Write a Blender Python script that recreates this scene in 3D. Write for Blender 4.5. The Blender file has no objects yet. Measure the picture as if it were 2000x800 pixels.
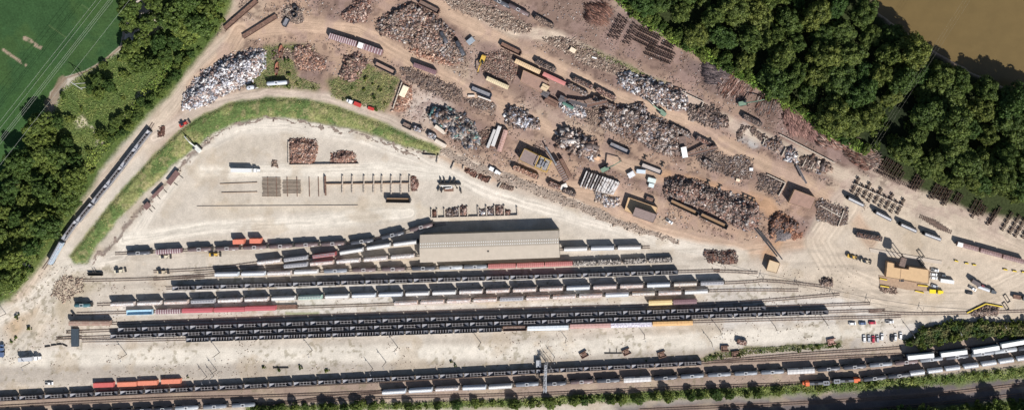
import bpy, math, random
import numpy as np
from mathutils import Vector, Matrix
random.seed(7); rng = np.random.default_rng(7)
SC = bpy.context.scene; COL = SC.collection
# ---------------------------------------------------------------- camera, sky, sun, exposure
S = 0.34                       # metres of ground per photo pixel
HC = 690.0                     # camera height
NX, NY = (1280-1000)*S, (400-90)*S   # point straight below the camera
cam_d = bpy.data.cameras.new('Camera'); cam = bpy.data.objects.new('Camera', cam_d); COL.objects.link(cam)
cam.location = (NX, NY, HC); cam.rotation_euler = (0, 0, 0)
cam_d.sensor_width = 36; cam_d.lens = 36*HC/680.0
cam_d.shift_x = -NX/680.0; cam_d.shift_y = -NY/680.0
cam_d.clip_start = 1; cam_d.clip_end = 30000
SC.camera = cam
EL = math.radians(42.0)
sdir = Vector((0.60, -0.80, 0)).normalized()      # horizontal direction towards the sun
w = bpy.data.worlds.new('World'); SC.world = w; w.use_nodes = True
nt = w.node_tree; bg = nt.nodes['Background']; sky = nt.nodes.new('ShaderNodeTexSky')
sky.sky_type = 'NISHITA'; sky.sun_disc = False; sky.sun_elevation = EL
sky.sun_rotation = math.atan2(sdir.x, sdir.y)
nt.links.new(sky.outputs[0], bg.inputs[0]); bg.inputs[1].default_value = 0.062
sd = bpy.data.lights.new('Sun', 'SUN'); sd.energy = 4.8; sd.angle = math.radians(0.5); sd.color = (1.0, 0.965, 0.93)
sun = bpy.data.objects.new('Sun', sd); COL.objects.link(sun)
sv = Vector((sdir.x*math.cos(EL), sdir.y*math.cos(EL), math.sin(EL)))
sun.rotation_euler = sv.to_track_quat('Z', 'Y').to_euler(); sun.location = (0, 0, 300)
SC.view_settings.view_transform = 'Standard'; SC.view_settings.look = 'None'
SC.view_settings.exposure = 0.34; SC.view_settings.gamma = 1

# ---------------------------------------------------------------- helpers
def W(px, py, h=0.0):
    x = (px-1000)*S; y = (400-py)*S
    return (NX+(x-NX)*(1-h/HC), NY+(y-NY)*(1-h/HC))
def lin(c):
    c = c/255.0
    return c/12.92 if c <= 0.04045 else ((c+0.055)/1.055)**2.4
KE = 1.30
def RGB(r, g, b): return (lin(r)/KE, lin(g)/KE, lin(b)/KE)
ONES = ['','first','second','third','fourth','fifth','sixth','seventh','eighth','ninth','tenth','eleventh','twelfth','thirteenth','fourteenth','fifteenth','sixteenth','seventeenth','eighteenth','nineteenth']
def ordn(n):
    if n < 20: return ONES[n]
    t = n//10; r = n % 10
    T = {2:'twenty',3:'thirty',4:'forty',5:'fifty',6:'sixty',7:'seventy',8:'eighty',9:'ninety'}
    if n >= 100: return ('one-hundred-and-'+ordn(n-100)) if n > 100 else 'hundredth'
    return T[t]+'-'+ONES[r] if r else T[t][:-1]+'ieth'
MATS = {}
def mat(name, col, rough=0.7, metal=0.0, var=0.18, scale=1.5, rust=0.0, rustcol=(0.16,0.08,0.05), attr=False, bump=0.0, spec=0.3, stretch=None, rscale=0.5):
    if name in MATS: return MATS[name]
    m = bpy.data.materials.new(name); m.use_nodes = True; MATS[name] = m
    n = m.node_tree.nodes; l = m.node_tree.links; b = n['Principled BSDF']
    b.inputs['Roughness'].default_value = rough; b.inputs['Metallic'].default_value = metal
    b.inputs['Specular IOR Level'].default_value = spec
    geo = n.new('ShaderNodeNewGeometry'); src = geo.outputs['Position']
    if stretch:
        mp = n.new('ShaderNodeMapping'); mp.inputs['Scale'].default_value = stretch; l.new(src, mp.inputs['Vector']); src = mp.outputs[0]
    nz = n.new('ShaderNodeTexNoise'); nz.inputs['Scale'].default_value = scale; nz.inputs['Detail'].default_value = 5; nz.inputs['Roughness'].default_value = 0.65
    l.new(src, nz.inputs['Vector'])
    mr = n.new('ShaderNodeMapRange'); mr.inputs[1].default_value = 0.3; mr.inputs[2].default_value = 0.7
    mr.inputs[3].default_value = 1-var; mr.inputs[4].default_value = 1+var; l.new(nz.outputs['Fac'], mr.inputs[0])
    mx = n.new('ShaderNodeVectorMath'); mx.operation = 'SCALE'
    if attr:
        at = n.new('ShaderNodeAttribute'); at.attribute_name = 'Col'; l.new(at.outputs['Color'], mx.inputs[0])
    else:
        mx.inputs[0].default_value = col
    l.new(mr.outputs[0], mx.inputs['Scale']); out = mx.outputs[0]
    if rust > 0:
        n2 = n.new('ShaderNodeTexNoise'); n2.inputs['Scale'].default_value = rscale; n2.inputs['Detail'].default_value = 6; n2.inputs['Roughness'].default_value = 0.7
        l.new(geo.outputs['Position'], n2.inputs['Vector'])
        r2 = n.new('ShaderNodeMapRange'); r2.inputs[1].default_value = 0.62-rust*0.3; r2.inputs[2].default_value = 0.72-rust*0.3
        l.new(n2.outputs['Fac'], r2.inputs[0])
        mm = n.new('ShaderNodeMix'); mm.data_type = 'RGBA'; l.new(r2.outputs[0], mm.inputs['Factor'])
        l.new(out, mm.inputs[6]); mm.inputs[7].default_value = (*rustcol, 1); out = mm.outputs[2]
    l.new(out, b.inputs['Base Color'])
    if bump > 0:
        bp = n.new('ShaderNodeBump'); bp.inputs['Strength'].default_value = 1.0; bp.inputs['Distance'].default_value = bump
        l.new(nz.outputs['Fac'], bp.inputs['Height']); l.new(bp.outputs[0], b.inputs['Normal'])
    return m
def finish(name, me, m, parent=None):
    if m: me.materials.append(m)
    o = bpy.data.objects.new(name, me); COL.objects.link(o)
    if parent: o.parent = parent
    return o
def np_obj(name, V, F, m, parent=None, col=None):
    V = np.asarray(V, dtype=np.float32); F = np.asarray(F, dtype=np.int32)
    me = bpy.data.meshes.new(name); k = F.shape[1]
    me.vertices.add(len(V)); me.vertices.foreach_set('co', V.ravel())
    me.loops.add(F.size); me.loops.foreach_set('vertex_index', F.ravel())
    me.polygons.add(len(F)); me.polygons.foreach_set('loop_start', np.arange(0, F.size, k, dtype=np.int32))
    me.polygons.foreach_set('loop_total', np.full(len(F), k, dtype=np.int32))
    me.update(calc_edges=True)
    if col is not None:
        a = me.color_attributes.new('Col', 'FLOAT_COLOR', 'POINT')
        c4 = np.ones((len(V), 4), dtype=np.float32); c4[:, :3] = col; a.data.foreach_set('color', c4.ravel())
    return finish(name, me, m, parent)
BV = np.array([[-1,-1,-1],[1,-1,-1],[1,1,-1],[-1,1,-1],[-1,-1,1],[1,-1,1],[1,1,1],[-1,1,1]], dtype=float)*0.5
BF = np.array([[0,3,2,1],[4,5,6,7],[0,1,5,4],[1,2,6,5],[2,3,7,6],[3,0,4,7]])
def rotm(a, b, c):
    ca, sa, cb, sb, cc, sc = np.cos(a), np.sin(a), np.cos(b), np.sin(b), np.cos(c), np.sin(c)
    R = np.empty((len(a), 3, 3))
    R[:,0,0]=cc*cb; R[:,0,1]=cc*sb*sa-sc*ca; R[:,0,2]=cc*sb*ca+sc*sa
    R[:,1,0]=sc*cb; R[:,1,1]=sc*sb*sa+cc*ca; R[:,1,2]=sc*sb*ca-cc*sa
    R[:,2,0]=-sb;   R[:,2,1]=cb*sa;          R[:,2,2]=cb*ca
    return R
def nboxes(c, s, rx, ry, rz, colr):
    n = len(c); R = rotm(rx, ry, rz)
    v = BV[None]*s[:, None, :]; v = np.einsum('nij,nkj->nki', R, v)+c[:, None, :]
    F = (BF[None]+8*np.arange(n)[:, None, None]).reshape(-1, 4)
    return v.reshape(-1, 3), F, np.repeat(colr, 8, axis=0)
class MB:
    def __init__(s): s.v=[]; s.f=[]
    def add(s, vs, fs):
        k=len(s.v); s.v += [tuple(p) for p in vs]; s.f += [tuple(i+k for i in f) for f in fs]; return s
    def box(s, x0, x1, y0, y1, z0, z1):
        return s.add([(x0,y0,z0),(x1,y0,z0),(x1,y1,z0),(x0,y1,z0),(x0,y0,z1),(x1,y0,z1),(x1,y1,z1),(x0,y1,z1)], BF.tolist())
    def obox(s, cx, cy, cz, lx, ly, lz, rz=0.0, ry=0.0):
        M = Matrix.Rotation(rz,3,'Z') @ Matrix.Rotation(ry,3,'Y')
        return s.add([tuple(Vector((cx,cy,cz)) + M @ Vector((b[0]*lx,b[1]*ly,b[2]*lz))) for b in BV], BF.tolist())
    def bar(s, a, b, r=0.1, n=6, r2=None):
        a=Vector(a); b=Vector(b); d=(b-a).normalized(); u=d.orthogonal().normalized(); v=d.cross(u); r2=r if r2 is None else r2
        vs=[]
        for p,rr in ((a,r),(b,r2)):
            for i in range(n):
                t=2*math.pi*i/n; vs.append(tuple(p+u*(rr*math.cos(t))+v*(rr*math.sin(t))))
        fs=[(i,(i+1)%n,n+(i+1)%n,n+i) for i in range(n)]+[tuple(range(n))[::-1],tuple(range(n,2*n))]
        return s.add(vs,fs)
    def beam(s, a, b, wdt, h):
        a=Vector(a); b=Vector(b); d=(b-a).normalized(); u=Vector((0,0,1)).cross(d)
        if u.length<1e-3: u=Vector((1,0,0))
        u.normalize(); v=d.cross(u); vs=[]
        for p in (a,b):
            for q,r in ((-1,-1),(1,-1),(1,1),(-1,1)): vs.append(tuple(p+u*(q*wdt/2)+v*(r*h/2)))
        return s.add(vs,[(3,2,1,0),(4,5,6,7),(0,1,5,4),(1,2,6,5),(2,3,7,6),(3,0,4,7)])
    def prism(s, pts, z0, z1):
        n=len(pts); A=sum(pts[i][0]*pts[(i+1)%n][1]-pts[(i+1)%n][0]*pts[i][1] for i in range(n))
        if A<0: pts=pts[::-1]
        return s.add([(x,y,z0) for x,y in pts]+[(x,y,z1) for x,y in pts],[tuple(range(n))[::-1],tuple(range(n,2*n))]+[(i,(i+1)%n,n+(i+1)%n,n+i) for i in range(n)])
    def extr(s, prof, x0, x1):      # profile in (y,z) extruded along x
        n=len(prof)
        return s.add([(x0,y,z) for y,z in prof]+[(x1,y,z) for y,z in prof],[tuple(range(n))[::-1],tuple(range(n,2*n))]+[(i,(i+1)%n,n+(i+1)%n,n+i) for i in range(n)])
    def build(s, name, m, parent=None, smooth=False):
        me=bpy.data.meshes.new(name); me.from_pydata(s.v,[],s.f); me.update()
        if smooth: me.polygons.foreach_set('use_smooth',[True]*len(me.polygons))
        return finish(name,me,m,parent)
def tag(o, label, cat, group=None, kind=None):
    if label: o['label']=label
    if cat: o['category']=cat
    if group: o['group']=group
    if kind: o['kind']=kind
    return o
def empty(name, loc=(0,0,0), rz=0.0):
    o=bpy.data.objects.new(name,None); COL.objects.link(o); o.location=loc; o.rotation_euler=(0,0,rz); o.empty_display_size=0.5; return o
def dup(o, parent=None):
    c=o.copy(); COL.objects.link(c); c.parent=parent
    for ch in o.children: dup(ch,c)
    return c
def struct(o): o['kind']='structure'; return o
# noise
def vnoise(x, y, sc, seed=0):
    x=x/sc+seed*17.3+1000; y=y/sc+seed*9.1+1000; xi=np.floor(x).astype(np.int64); yi=np.floor(y).astype(np.int64); fx=x-xi; fy=y-yi
    fx=fx*fx*(3-2*fx); fy=fy*fy*(3-2*fy)
    def hsh(a,b):
        h=(a*374761393+b*668265263+seed*1442695041) & 0xffffffff; h=((h^(h>>13))*1274126177)&0xffffffff; return ((h^(h>>16))&0xffff)/65535.0
    return (hsh(xi,yi)*(1-fx)+hsh(xi+1,yi)*fx)*(1-fy)+(hsh(xi,yi+1)*(1-fx)+hsh(xi+1,yi+1)*fx)*fy
def fbm(x, y, sc, seed=0, o=4):
    t=0; a=1; s=0
    for i in range(o): t=t+a*vnoise(x,y,sc/2**i,seed+i); s+=a; a*=0.55
    return t/s
def seg_d(x, y, pts, closed=False):
    d=np.full(x.shape,1e9); n=len(pts)
    for i in range(n if closed else n-1):
        x0,y0=pts[i][:2]; x1,y1=pts[(i+1)%n][:2]; dx,dy=x1-x0,y1-y0; L=dx*dx+dy*dy+1e-9
        t=np.clip(((x-x0)*dx+(y-y0)*dy)/L,0,1); d=np.minimum(d,np.hypot(x-x0-t*dx,y-y0-t*dy))
    return d
def sdf(x, y, poly):            # positive inside
    d=seg_d(x,y,poly,True); ins=np.zeros(x.shape,bool); n=len(poly)
    for i in range(n):
        x0,y0=poly[i]; x1,y1=poly[(i+1)%n]
        if y0==y1: continue
        c=((y0>y)!=(y1>y))&(x<(x1-x0)*(y-y0)/(y1-y0)+x0); ins^=c
    return np.where(ins,d,-d)
def smooth(t): t=np.clip(t,0,1); return t*t*(3-2*t)

# ---------------------------------------------------------------- ground sheets
def axis(a, b, st):
    core=np.arange(a,b+0.1,st); out=[]; d=st
    p=a
    while p>a-9000: d*=1.35; p-=d; out.append(p)
    lo=np.array(out[::-1]); out=[]; d=st; p=core[-1]
    while p<b+9000: d*=1.35; p+=d; out.append(p)
    return np.concatenate([lo,core,np.array(out)])
gx=axis(-40,2040,2.0); gy=axis(-40,840,2.0)
PX,PY=np.meshgrid(gx,gy)
wx=(fbm(PX,PY,26,3)-0.5)*16; wy=(fbm(PX,PY,26,9)-0.5)*16     # edge wobble
QX,QY=PX+wx,PY+wy
big=fbm(PX,PY,120,21); mid=fbm(PX,PY,30,31); fine=fbm(PX,PY,8,41,3); strk=fbm(PX*0.25,PY*3,22,51)
gcol=np.empty(PX.shape+(3,)); gcol[:]=RGB(207,196,181)
def lay(mask, c):
    global gcol
    gcol=gcol*(1-mask[...,None])+np.array(c)*mask[...,None]
def P(poly, c, soft=6, amt=1.0, warp=1.0, edge=0):
    d=sdf(PX+wx*warp,PY+wy*warp,poly); m=smooth((d+edge)/soft*0.5+0.5)*amt; lay(m,c); return m
def L(pts, wd, c, soft=6, amt=1.0, warp=0.4):
    d=seg_d(PX+wx*warp,PY+wy*warp,pts); m=smooth((wd-d)/soft+0.5)*amt; lay(m,c); return m
BROWN=RGB(186,158,136)
brown=[(300,300),(400,215),(560,190),(700,215),(870,290),(960,345),(1090,388),(1200,430),(1330,470),(1480,500),(1600,470),(1640,430),(1700,410),(2200,560),(2200,-300),(455,-300),(455,0),(380,110)]
P(brown,BROWN,40)
lay(smooth((mid-0.42)*5)*0.35*smooth(sdf(PX,PY,brown)/30+.5),RGB(168,138,120))
P([(1640,300),(1720,330),(2200,500),(2200,700),(1500,700),(1560,520),(1640,470),(1660,400)],RGB(208,192,172),50)
P([(1380,560),(1800,600),(1980,610),(1830,650),(1700,690),(1500,690),(1380,690)],RGB(214,206,196),30)
# left lower yard bright + stains
lay(smooth((big-0.5)*6)*0.35,RGB(196,182,162))
P([(10,640),(20,590),(60,570),(85,600),(75,650),(30,665)],RGB(200,172,138),20,0.8)
P([(95,540),(140,530),(190,560),(150,590),(120,640),(100,600)],RGB(190,176,152),18,0.9)
L([(100,700),(300,705),(500,690),(900,672),(1200,665)],13,RGB(186,176,163),14,0.55)
L([(-40,735),(240,722),(700,712),(1200,690),(1700,665)],20,RGB(178,168,156),16,0.75)
L([(-40,700),(240,697),(600,692),(1000,686),(1400,662),(1660,645),(1850,600)],16,RGB(226,217,202),14,0.95)
L([(430,405),(760,402),(1000,440)],10,RGB(208,196,178),10)
# bare earth of the scrapyard islands
DARK=RGB(140,117,106)
for pl in [[(1000,-20),(1190,-20),(1210,30),(1350,110),(1480,170),(1640,270),(1710,300),(1690,345),(1560,290),(1400,190),(1200,110),(1080,70)],
           [(600,-10),(740,-10),(720,45),(640,50)],[(735,55),(780,0),(850,10),(900,50),(925,80),(900,130),(830,95),(760,75)],
           [(780,130),(900,180),(965,190),(960,215),(900,210),(790,150)],[(840,215),(900,205),(960,240),(1000,270),(985,300),(900,290),(850,250)],
           [(985,205),(1100,250),(1190,300),(1320,340),(1290,380),(1210,350),(1100,300),(1000,245)],
           [(930,80),(1010,90),(1180,190),(1350,250),(1400,290),(1330,320),(1170,250),(1040,200),(930,150)],
           [(1060,80),(1110,70),(1230,130),(1330,170),(1430,220),(1410,250),(1320,230),(1200,180),(1100,120)],
           [(1295,340),(1370,345),(1490,400),(1480,450),(1400,430),(1290,385)],[(1370,300),(1440,300),(1530,350),(1520,385),(1440,350),(1370,330)],
           [(1440,240),(1500,240),(1640,320),(1645,355),(1600,350),(1450,275)],[(1560,390),(1600,385),(1660,410),(1640,445),(1570,415)],
           [(900,-20),(1000,0),(1050,40),(1040,70),(960,40),(890,10)],[(570,85),(640,110),(640,170),(590,160),(565,120)]]:
    P(pl,DARK,16,0.92)
for pl in [[(1345,110),(1410,140),(1440,190),(1400,180),(1340,140)],[(1270,20),(1300,60),(1200,60),(1190,20)]]: P(pl,RGB(122,106,104),18,0.7)
P([(1505,200),(1560,215),(1700,290),(1710,330),(1650,320),(1530,255),(1480,210)],RGB(140,116,108),14,0.9)
for pl in [[(1470,195),(1520,215),(1500,260),(1470,230)],[(1235,320),(1330,340),(1320,375),(1240,350)],[(1180,270),(1240,300),(1240,340),(1190,330)]]: P(pl,RGB(128,106,94),16,0.7)
P([(1440,245),(1452,240),(1495,270),(1480,290),(1442,272)],RGB(188,184,180),5)
P([(1530,430),(1590,430),(1590,470),(1530,470)],RGB(150,140,136),14,0.9)
P([(1500,420),(1580,440),(1570,478),(1500,476)],RGB(150,112,92),18,0.8)
P([(795,175),(870,170),(880,225),(820,250),(790,225)],RGB(206,192,180),30,0.8)
P([(1000,260),(1060,250),(1060,300),(1000,300)],RGB(172,146,126),20,0.6)
# haul roads
ROAD=RGB(200,172,148); ROADL=RGB(208,190,170)
roads=[([(60,640),(40,575),(90,500),(190,370),(330,210),(400,120),(470,60)],15,ROADL),([(470,60),(600,50),(700,60),(860,150),(960,200),(1060,245),(1180,310),(1290,345)],15,ROAD),
 ([(470,60),(440,110),(380,170)],16,ROAD),([(850,10),(940,60),(1080,130),(1200,190),(1330,230),(1440,300),(1560,350),(1650,400),(1700,470)],14,ROAD),
 ([(880,-10),(1000,60),(1080,70),(1200,130),(1330,190),(1440,250),(1560,300),(1700,370),(1850,420),(2050,510)],13,ROADL),
 ([(1000,335),(1150,390),(1290,450),(1450,490),(1600,470)],12,ROAD),([(820,270),(920,330),(1010,350),(1150,370),(1290,400)],12,ROAD),
 ([(1300,345),(1400,370),(1500,400),(1530,440),(1500,500)],14,RGB(192,154,122)),([(300,270),(400,205),(520,180),(640,190),(760,235),(860,290)],11,RGB(204,188,172)),
 ([(1650,400),(1600,470),(1640,540),(1760,590),(1900,590),(2050,520)],30,RGB(212,196,176)),
 ([(140,520),(240,500),(290,420),(380,290),(470,250),(560,245),(700,265),(860,330),(960,380),(1100,420),(1300,475),(1450,500)],13,RGB(228,218,203)),
 ([(390,335),(600,335),(760,330),(860,340)],14,RGB(226,217,202)),([(240,470),(400,445),(600,435),(800,415)],14,RGB(228,219,204)),([(-40,640),(60,590),(110,540)],14,RGB(226,216,201)),
 ([(130,520),(110,560),(80,620),(20,700)],14,RGB(216,206,190))]
roadm=np.zeros(PX.shape)
for pts,wd,c in roads:
    d=seg_d(PX+wx*0.3,PY+wy*0.3,pts); m=smooth((wd-d)/14+0.5); roadm=np.maximum(roadm,m)
    rut=0.90+0.12*vnoise(d*1.0,PX*0.03+PY*0.02,5.0,int(wd)+5)+0.10*vnoise(d*1.0,PX*0.02,7,int(wd)+8)
    for kk in range(7):
        off=1.5+kk*wd/7.0+3.5*(vnoise(PX,PY,60,kk+int(wd))-0.5); rut=rut*(1+(0.16 if kk%2 else -0.2)*np.exp(-((d-off)/1.25)**2)*smooth((vnoise(PX,PY,45,kk+30)-.3)*3))
    lay(m*0.85,np.array(c)); gcol*= (1-m[...,None])+m[...,None]*rut[...,None]
# ballast corridor along the bottom
m_bal=P([(-300,770),(0,768),(500,745),(1000,728),(1380,695),(1700,685),(1760,672),(2300,610),(2300,720),(2000,715),(1500,765),(1000,790),(500,792),(-300,830)],RGB(168,148,134),14,0.95,0.4)
P([(-300,775),(500,752),(1000,738),(1500,716),(1500,733),(1000,760),(500,775),(-300,800)],RGB(150,130,116),12,0.55,0.3)
P([(1200,790),(1500,772),(2300,700),(2300,1200),(1200,1200)],RGB(112,104,104),16,0.97,0.6)
for y0,y1 in ((815,806),):
    L([(1250,800),(1750,776),(2100,742)],5,RGB(150,130,118),6,0.8)
# light ballast under yard tracks
for (xa,ya,xb,yb) in [(190,665,1700,618),(190,612,1650,588),(240,600,1500,560),(330,568,1400,533)]:
    L([(xa,ya),(xb,yb)],6,RGB(218,213,206),8,0.6,0.3)
for pl in [[(1240,600),(1300,596),(1340,560),(1300,560)],[(500,500),(700,470),(830,470),(830,530),(600,545)]]: P(pl,RGB(196,182,164),16,0.6)
lay(smooth((strk-0.5)*7)*0.38*smooth(sdf(PX,PY,[(200,480),(1700,480),(1800,640),(200,680)])/20+.5),RGB(168,156,142))
# rubble fringe beside the curved bank
L([(180,510),(235,455),(300,385),(345,335),(385,290),(440,245),(510,225),(590,228),(700,255),(790,285),(860,305)],3,RGB(124,110,102),5,0.8,1.5)
# rail washed rocks strip
L([(862,296),(1000,350),(1130,400),(1240,450)],7,RGB(214,198,180),8,0.9)
lay(smooth((fbm(PX,PY,7,151,3)-0.60)*14)*smooth((fbm(PX,PY,60,152)-0.45)*8)*0.55*smooth((PY-505)/20)*(PY<765),RGB(138,128,104))
lay(smooth((fbm(PX,PY*1.5,11,161,4)-0.56)*9)*0.6*smooth((sdf(PX,PY,brown))/30)*(1-roadm),RGB(112,92,84))
lay(smooth((fbm(PX,PY,26,191,4)-0.5)*8)*0.35*smooth((sdf(PX,PY,brown))/30),RGB(172,146,138))
lay(smooth((fbm(PX,PY,45,171,4)-0.55)*7)*0.45*(1-smooth(sdf(PX,PY,brown)/30+.5)),RGB(190,172,148))
# vegetation
GR=RGB(104,124,72); GR2=RGB(146,146,96)
berm=[(135,500),(165,462),(195,422),(250,357),(300,302),(350,254),(400,222),(450,200),(520,190),(600,192),(680,215),(760,245),(860,290),(855,303),(790,285),(700,253),(600,234),(520,227),(465,238),(400,272),(340,320),(280,380),(230,430),(190,480),(170,515),(145,515)]
meadow=[(100,225),(120,175),(160,145),(235,100),(300,60),(440,-40),(470,-40),(430,60),(330,190),(280,235),(200,330),(110,480),(20,585),(-40,620),(-40,380),(60,290)]
isl1=[(515,90),(590,88),(615,100),(570,110),(580,150),(625,165),(625,175),(480,170),(505,130)]
isl2=[(640,160),(680,140),(720,125),(780,155),(768,190),(750,218),(700,205),(650,190)]
msk_b=P(berm,GR,5,1,0.5); lay(msk_b*smooth((mid-0.44)*6)*0.8,GR2); lay(msk_b*smooth((fbm(PX,PY,13,201,3)-0.58)*9)*0.6,RGB(170,158,118))
msk_m=P(meadow,RGB(90,108,56),8,1,0.6); lay(msk_m*smooth((mid-0.5)*7)*0.5,RGB(118,126,72))
msk_i=np.maximum(P(isl1,RGB(112,116,78),8,0.9,1),P(isl2,RGB(114,116,78),8,0.95,1)); lay(msk_i*smooth((fine-0.5)*8)*0.6,RGB(150,132,100))
msk_r=L([(1110,85),(1180,110),(1230,135),(1300,165)],5,RGB(126,124,88),8,0.7,1)
for pl in [[(145,235),(160,225),(175,245),(150,250)],[(265,185),(290,180),(280,205),(255,215)]]: P(pl,RGB(200,190,160),5)
L([(270,178),(255,215),(230,250),(200,280)],2.0,RGB(196,184,156),4,0.9,1)
L([(180,248),(192,262),(190,280)],2.5,RGB(200,190,164),4,0.8,1)
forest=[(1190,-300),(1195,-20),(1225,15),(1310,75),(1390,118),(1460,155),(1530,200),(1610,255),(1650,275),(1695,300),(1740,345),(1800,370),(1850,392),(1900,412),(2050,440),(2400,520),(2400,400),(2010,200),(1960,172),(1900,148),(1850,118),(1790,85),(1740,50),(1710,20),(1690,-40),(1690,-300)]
msk_f=P(forest,RGB(62,70,42),8,1,0.7); P([(1672,300),(1705,225),(1770,165),(1820,195),(1772,250),(1740,320)],RGB(44,52,34),14,1,0.7)  # second patch: deep tree shade of the forest gap painted into the floor colour
hedge=[(1770,668),(1800,640),(1870,628),(2100,630),(2100,655),(1900,655),(1800,675)]
msk_h=P(hedge,RGB(86,100,52),6,1,1)
veg2=[(480,792),(700,788),(1000,778),(1500,752),(1800,735),(2100,705),(2100,728),(1800,755),(1500,772),(1000,793),(480,805)]
msk_v=P(veg2,RGB(104,118,62),7,0.95,1.2)
L([(1370,700),(1450,683),(1640,672)],3.5,RGB(128,124,84),6,0.8,1.4)
msk_s=P([(1500,850),(1700,806),(2100,772),(2400,800),(2400,1200),(1400,1200)],RGB(110,130,55),10,1,0.8)
# crop field
field=[(-9500,-9500),(275,-9500),(275,-30),(245,30),(240,60),(235,88),(205,115),(165,138),(125,150),(98,180),(90,215),(68,275),(40,325),(0,385),(-60,450),(-9500,600)]
fd=sdf(PX+wx*0.2,PY+wy*0.2,field)
m=smooth(fd/2+0.5); lay(m,RGB(64,94,52)); lay(m*smooth((big-0.42)*5)*0.7,RGB(56,84,52)); lay(m*smooth((fbm(PX,PY,60,77)-0.5)*6)*0.5,RGB(74,98,54))
rows=0.94+0.12*vnoise((PX*0.85-PY*0.52),(PX*0.1),1.6,88); gcol*= (1-m[...,None])+m[...,None]*rows[...,None]
lay(smooth((3.2-np.abs(fd+3))/3)*smooth((PY+60)/20)*0.9,RGB(140,118,98))
L([(120,155),(100,200),(90,230)],8,RGB(142,124,104),5,0.8,1)
for pts,wd in [([(48,74),(60,80),(70,88),(82,94)],3.6),([(6,97),(20,108),(34,117),(49,128)],2.6)]:
    dd=seg_d(PX+wx*.3,PY+wy*.3,pts); lay(smooth((wd-dd)/1.5+.5)*smooth((fine-0.3)*6),RGB(160,142,122))
for pts in ([(96,50),(128,73)],[(160,10),(178,22)]): L(pts,0.8,RGB(112,128,84),2,0.6,0)
# river bed and bank
river=[(1700,-9500),(1700,-30),(1718,25),(1745,45),(1800,82),(1850,112),(1900,142),(1960,168),(2010,200),(2400,420),(9900,3000),(9900,-9500)]
rd=sdf(PX+wx*0.5,PY+wy*0.5,river)
lay(smooth((4-np.abs(rd))/3),RGB(164,146,130)); lay(smooth(rd/3),RGB(110,92,66))
gcol*= (0.86+0.28*mid)[...,None]*(0.86+0.28*fine)[...,None]
L([(480,557),(640,552),(760,548),(900,543),(1010,541)],2.2,RGB(120,132,78),4,0.8,0.5)
L([(560,612),(620,611)],3,RGB(140,146,96),5,0.7,0.5)
# relief
Z=(fbm(PX,PY,14,61,3)-0.62)*0.22*np.clip(1-roadm,0.2,1); Z=np.minimum(Z,0.0)
bd=sdf(PX,PY,berm); Z=Z+smooth(bd/10)*1.0+msk_b*(fbm(PX,PY,7,62,2)-0.5)*0.5
Z=Z-smooth((rd+4)/9)*4.5
Z=Z-0.02
cls=np.zeros(PX.shape,int)
cls[roadm>0.6]=1
cls[m_bal>0.5]=5
cls[(msk_m>0.5)|(msk_b>0.5)|(msk_i>0.5)|(msk_h>0.5)|(msk_v>0.5)|(msk_s>0.5)]=2
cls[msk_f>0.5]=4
cls[fd>0]=3
cls[rd>0]=6
gm=mat('yard_ground',(1,1,1),0.95,0,0.14,1.1,attr=True,bump=0.10,spec=0.1)
gg=mat('grass_ground',(1,1,1),0.95,0,0.42,0.7,attr=True,bump=0.4,spec=0.1)
gf=mat('crop_ground',(1,1,1),0.95,0,0.26,0.8,attr=True,bump=0.15,spec=0.1)
ny,nx=PX.shape; idx=np.arange(ny*nx).reshape(ny,nx)
WX=(PX-1000)*S; WY=(400-PY)*S
VV=np.stack([WX,WY,Z],-1).reshape(-1,3); CC=gcol.reshape(-1,3)
quad=np.stack([idx[1:,:-1],idx[1:,1:],idx[:-1,1:],idx[:-1,:-1]],-1).reshape(-1,4); qc=cls[:-1,:-1].ravel()
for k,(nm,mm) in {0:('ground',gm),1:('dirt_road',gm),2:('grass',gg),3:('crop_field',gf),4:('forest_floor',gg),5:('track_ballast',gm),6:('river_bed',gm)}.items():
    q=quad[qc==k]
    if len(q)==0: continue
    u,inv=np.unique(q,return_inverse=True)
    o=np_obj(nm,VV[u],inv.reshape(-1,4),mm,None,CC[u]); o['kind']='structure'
    o.data.polygons.foreach_set('use_smooth',[True]*len(o.data.polygons))
wm=mat('river_water',RGB(118,99,62),0.3,0,0.07,0.12,spec=0.35,bump=0.05)
b=MB(); b.add([(-2000+0,-3000,-1.6),(9000,-3000,-1.6),(9000,9000,-1.6),(-2000,9000,-1.6)],[(0,1,2,3)])
b=MB(); pw=[((x-1000)*S,(400-y)*S) for x,y in [(1680,-9000),(1680,-30),(1700,40),(1740,60),(1800,95),(1850,128),(1900,158),(1960,185),(2010,218),(2400,440),(9800,3000),(9800,-9000)]]
b.prism(pw,-1.62,-1.6); struct(b.build('river_water',wm))
# ---------------------------------------------------------------- rolling stock
M_dark=mat('dark_steel',(0.075,0.078,0.09),0.5,0.3,0.3,0.8,0.25,(0.13,0.085,0.06))
M_slope=mat('worn_steel',(0.24,0.24,0.26),0.6,0.2,0.3,0.9,0.2,(0.20,0.15,0.13))
M_brace=mat('brace_steel',(0.33,0.31,0.31),0.6,0.1,0.2,1.0)
M_inner=mat('rusty_inside',(0.17,0.12,0.10),0.8,0.1,0.35,0.8,0.2,(0.32,0.25,0.2))
M_under=mat('undercarriage',(0.05,0.045,0.042),0.7,0.2,0.2,1.5)
M_black=mat('tank_black',(0.085,0.09,0.105),0.38,0.1,0.2,0.5,0.12,(0.12,0.085,0.07))
M_white=mat('white_paint',(0.80,0.79,0.76),0.5,0,0.08,1.0)
M_mark=mat('white_marking',(0.75,0.75,0.75),0.6,0,0.1,2.0)
M_rust=mat('rust_brown',(0.17,0.10,0.075),0.85,0.1,0.35,1.0,0.25,(0.26,0.17,0.12))
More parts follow.
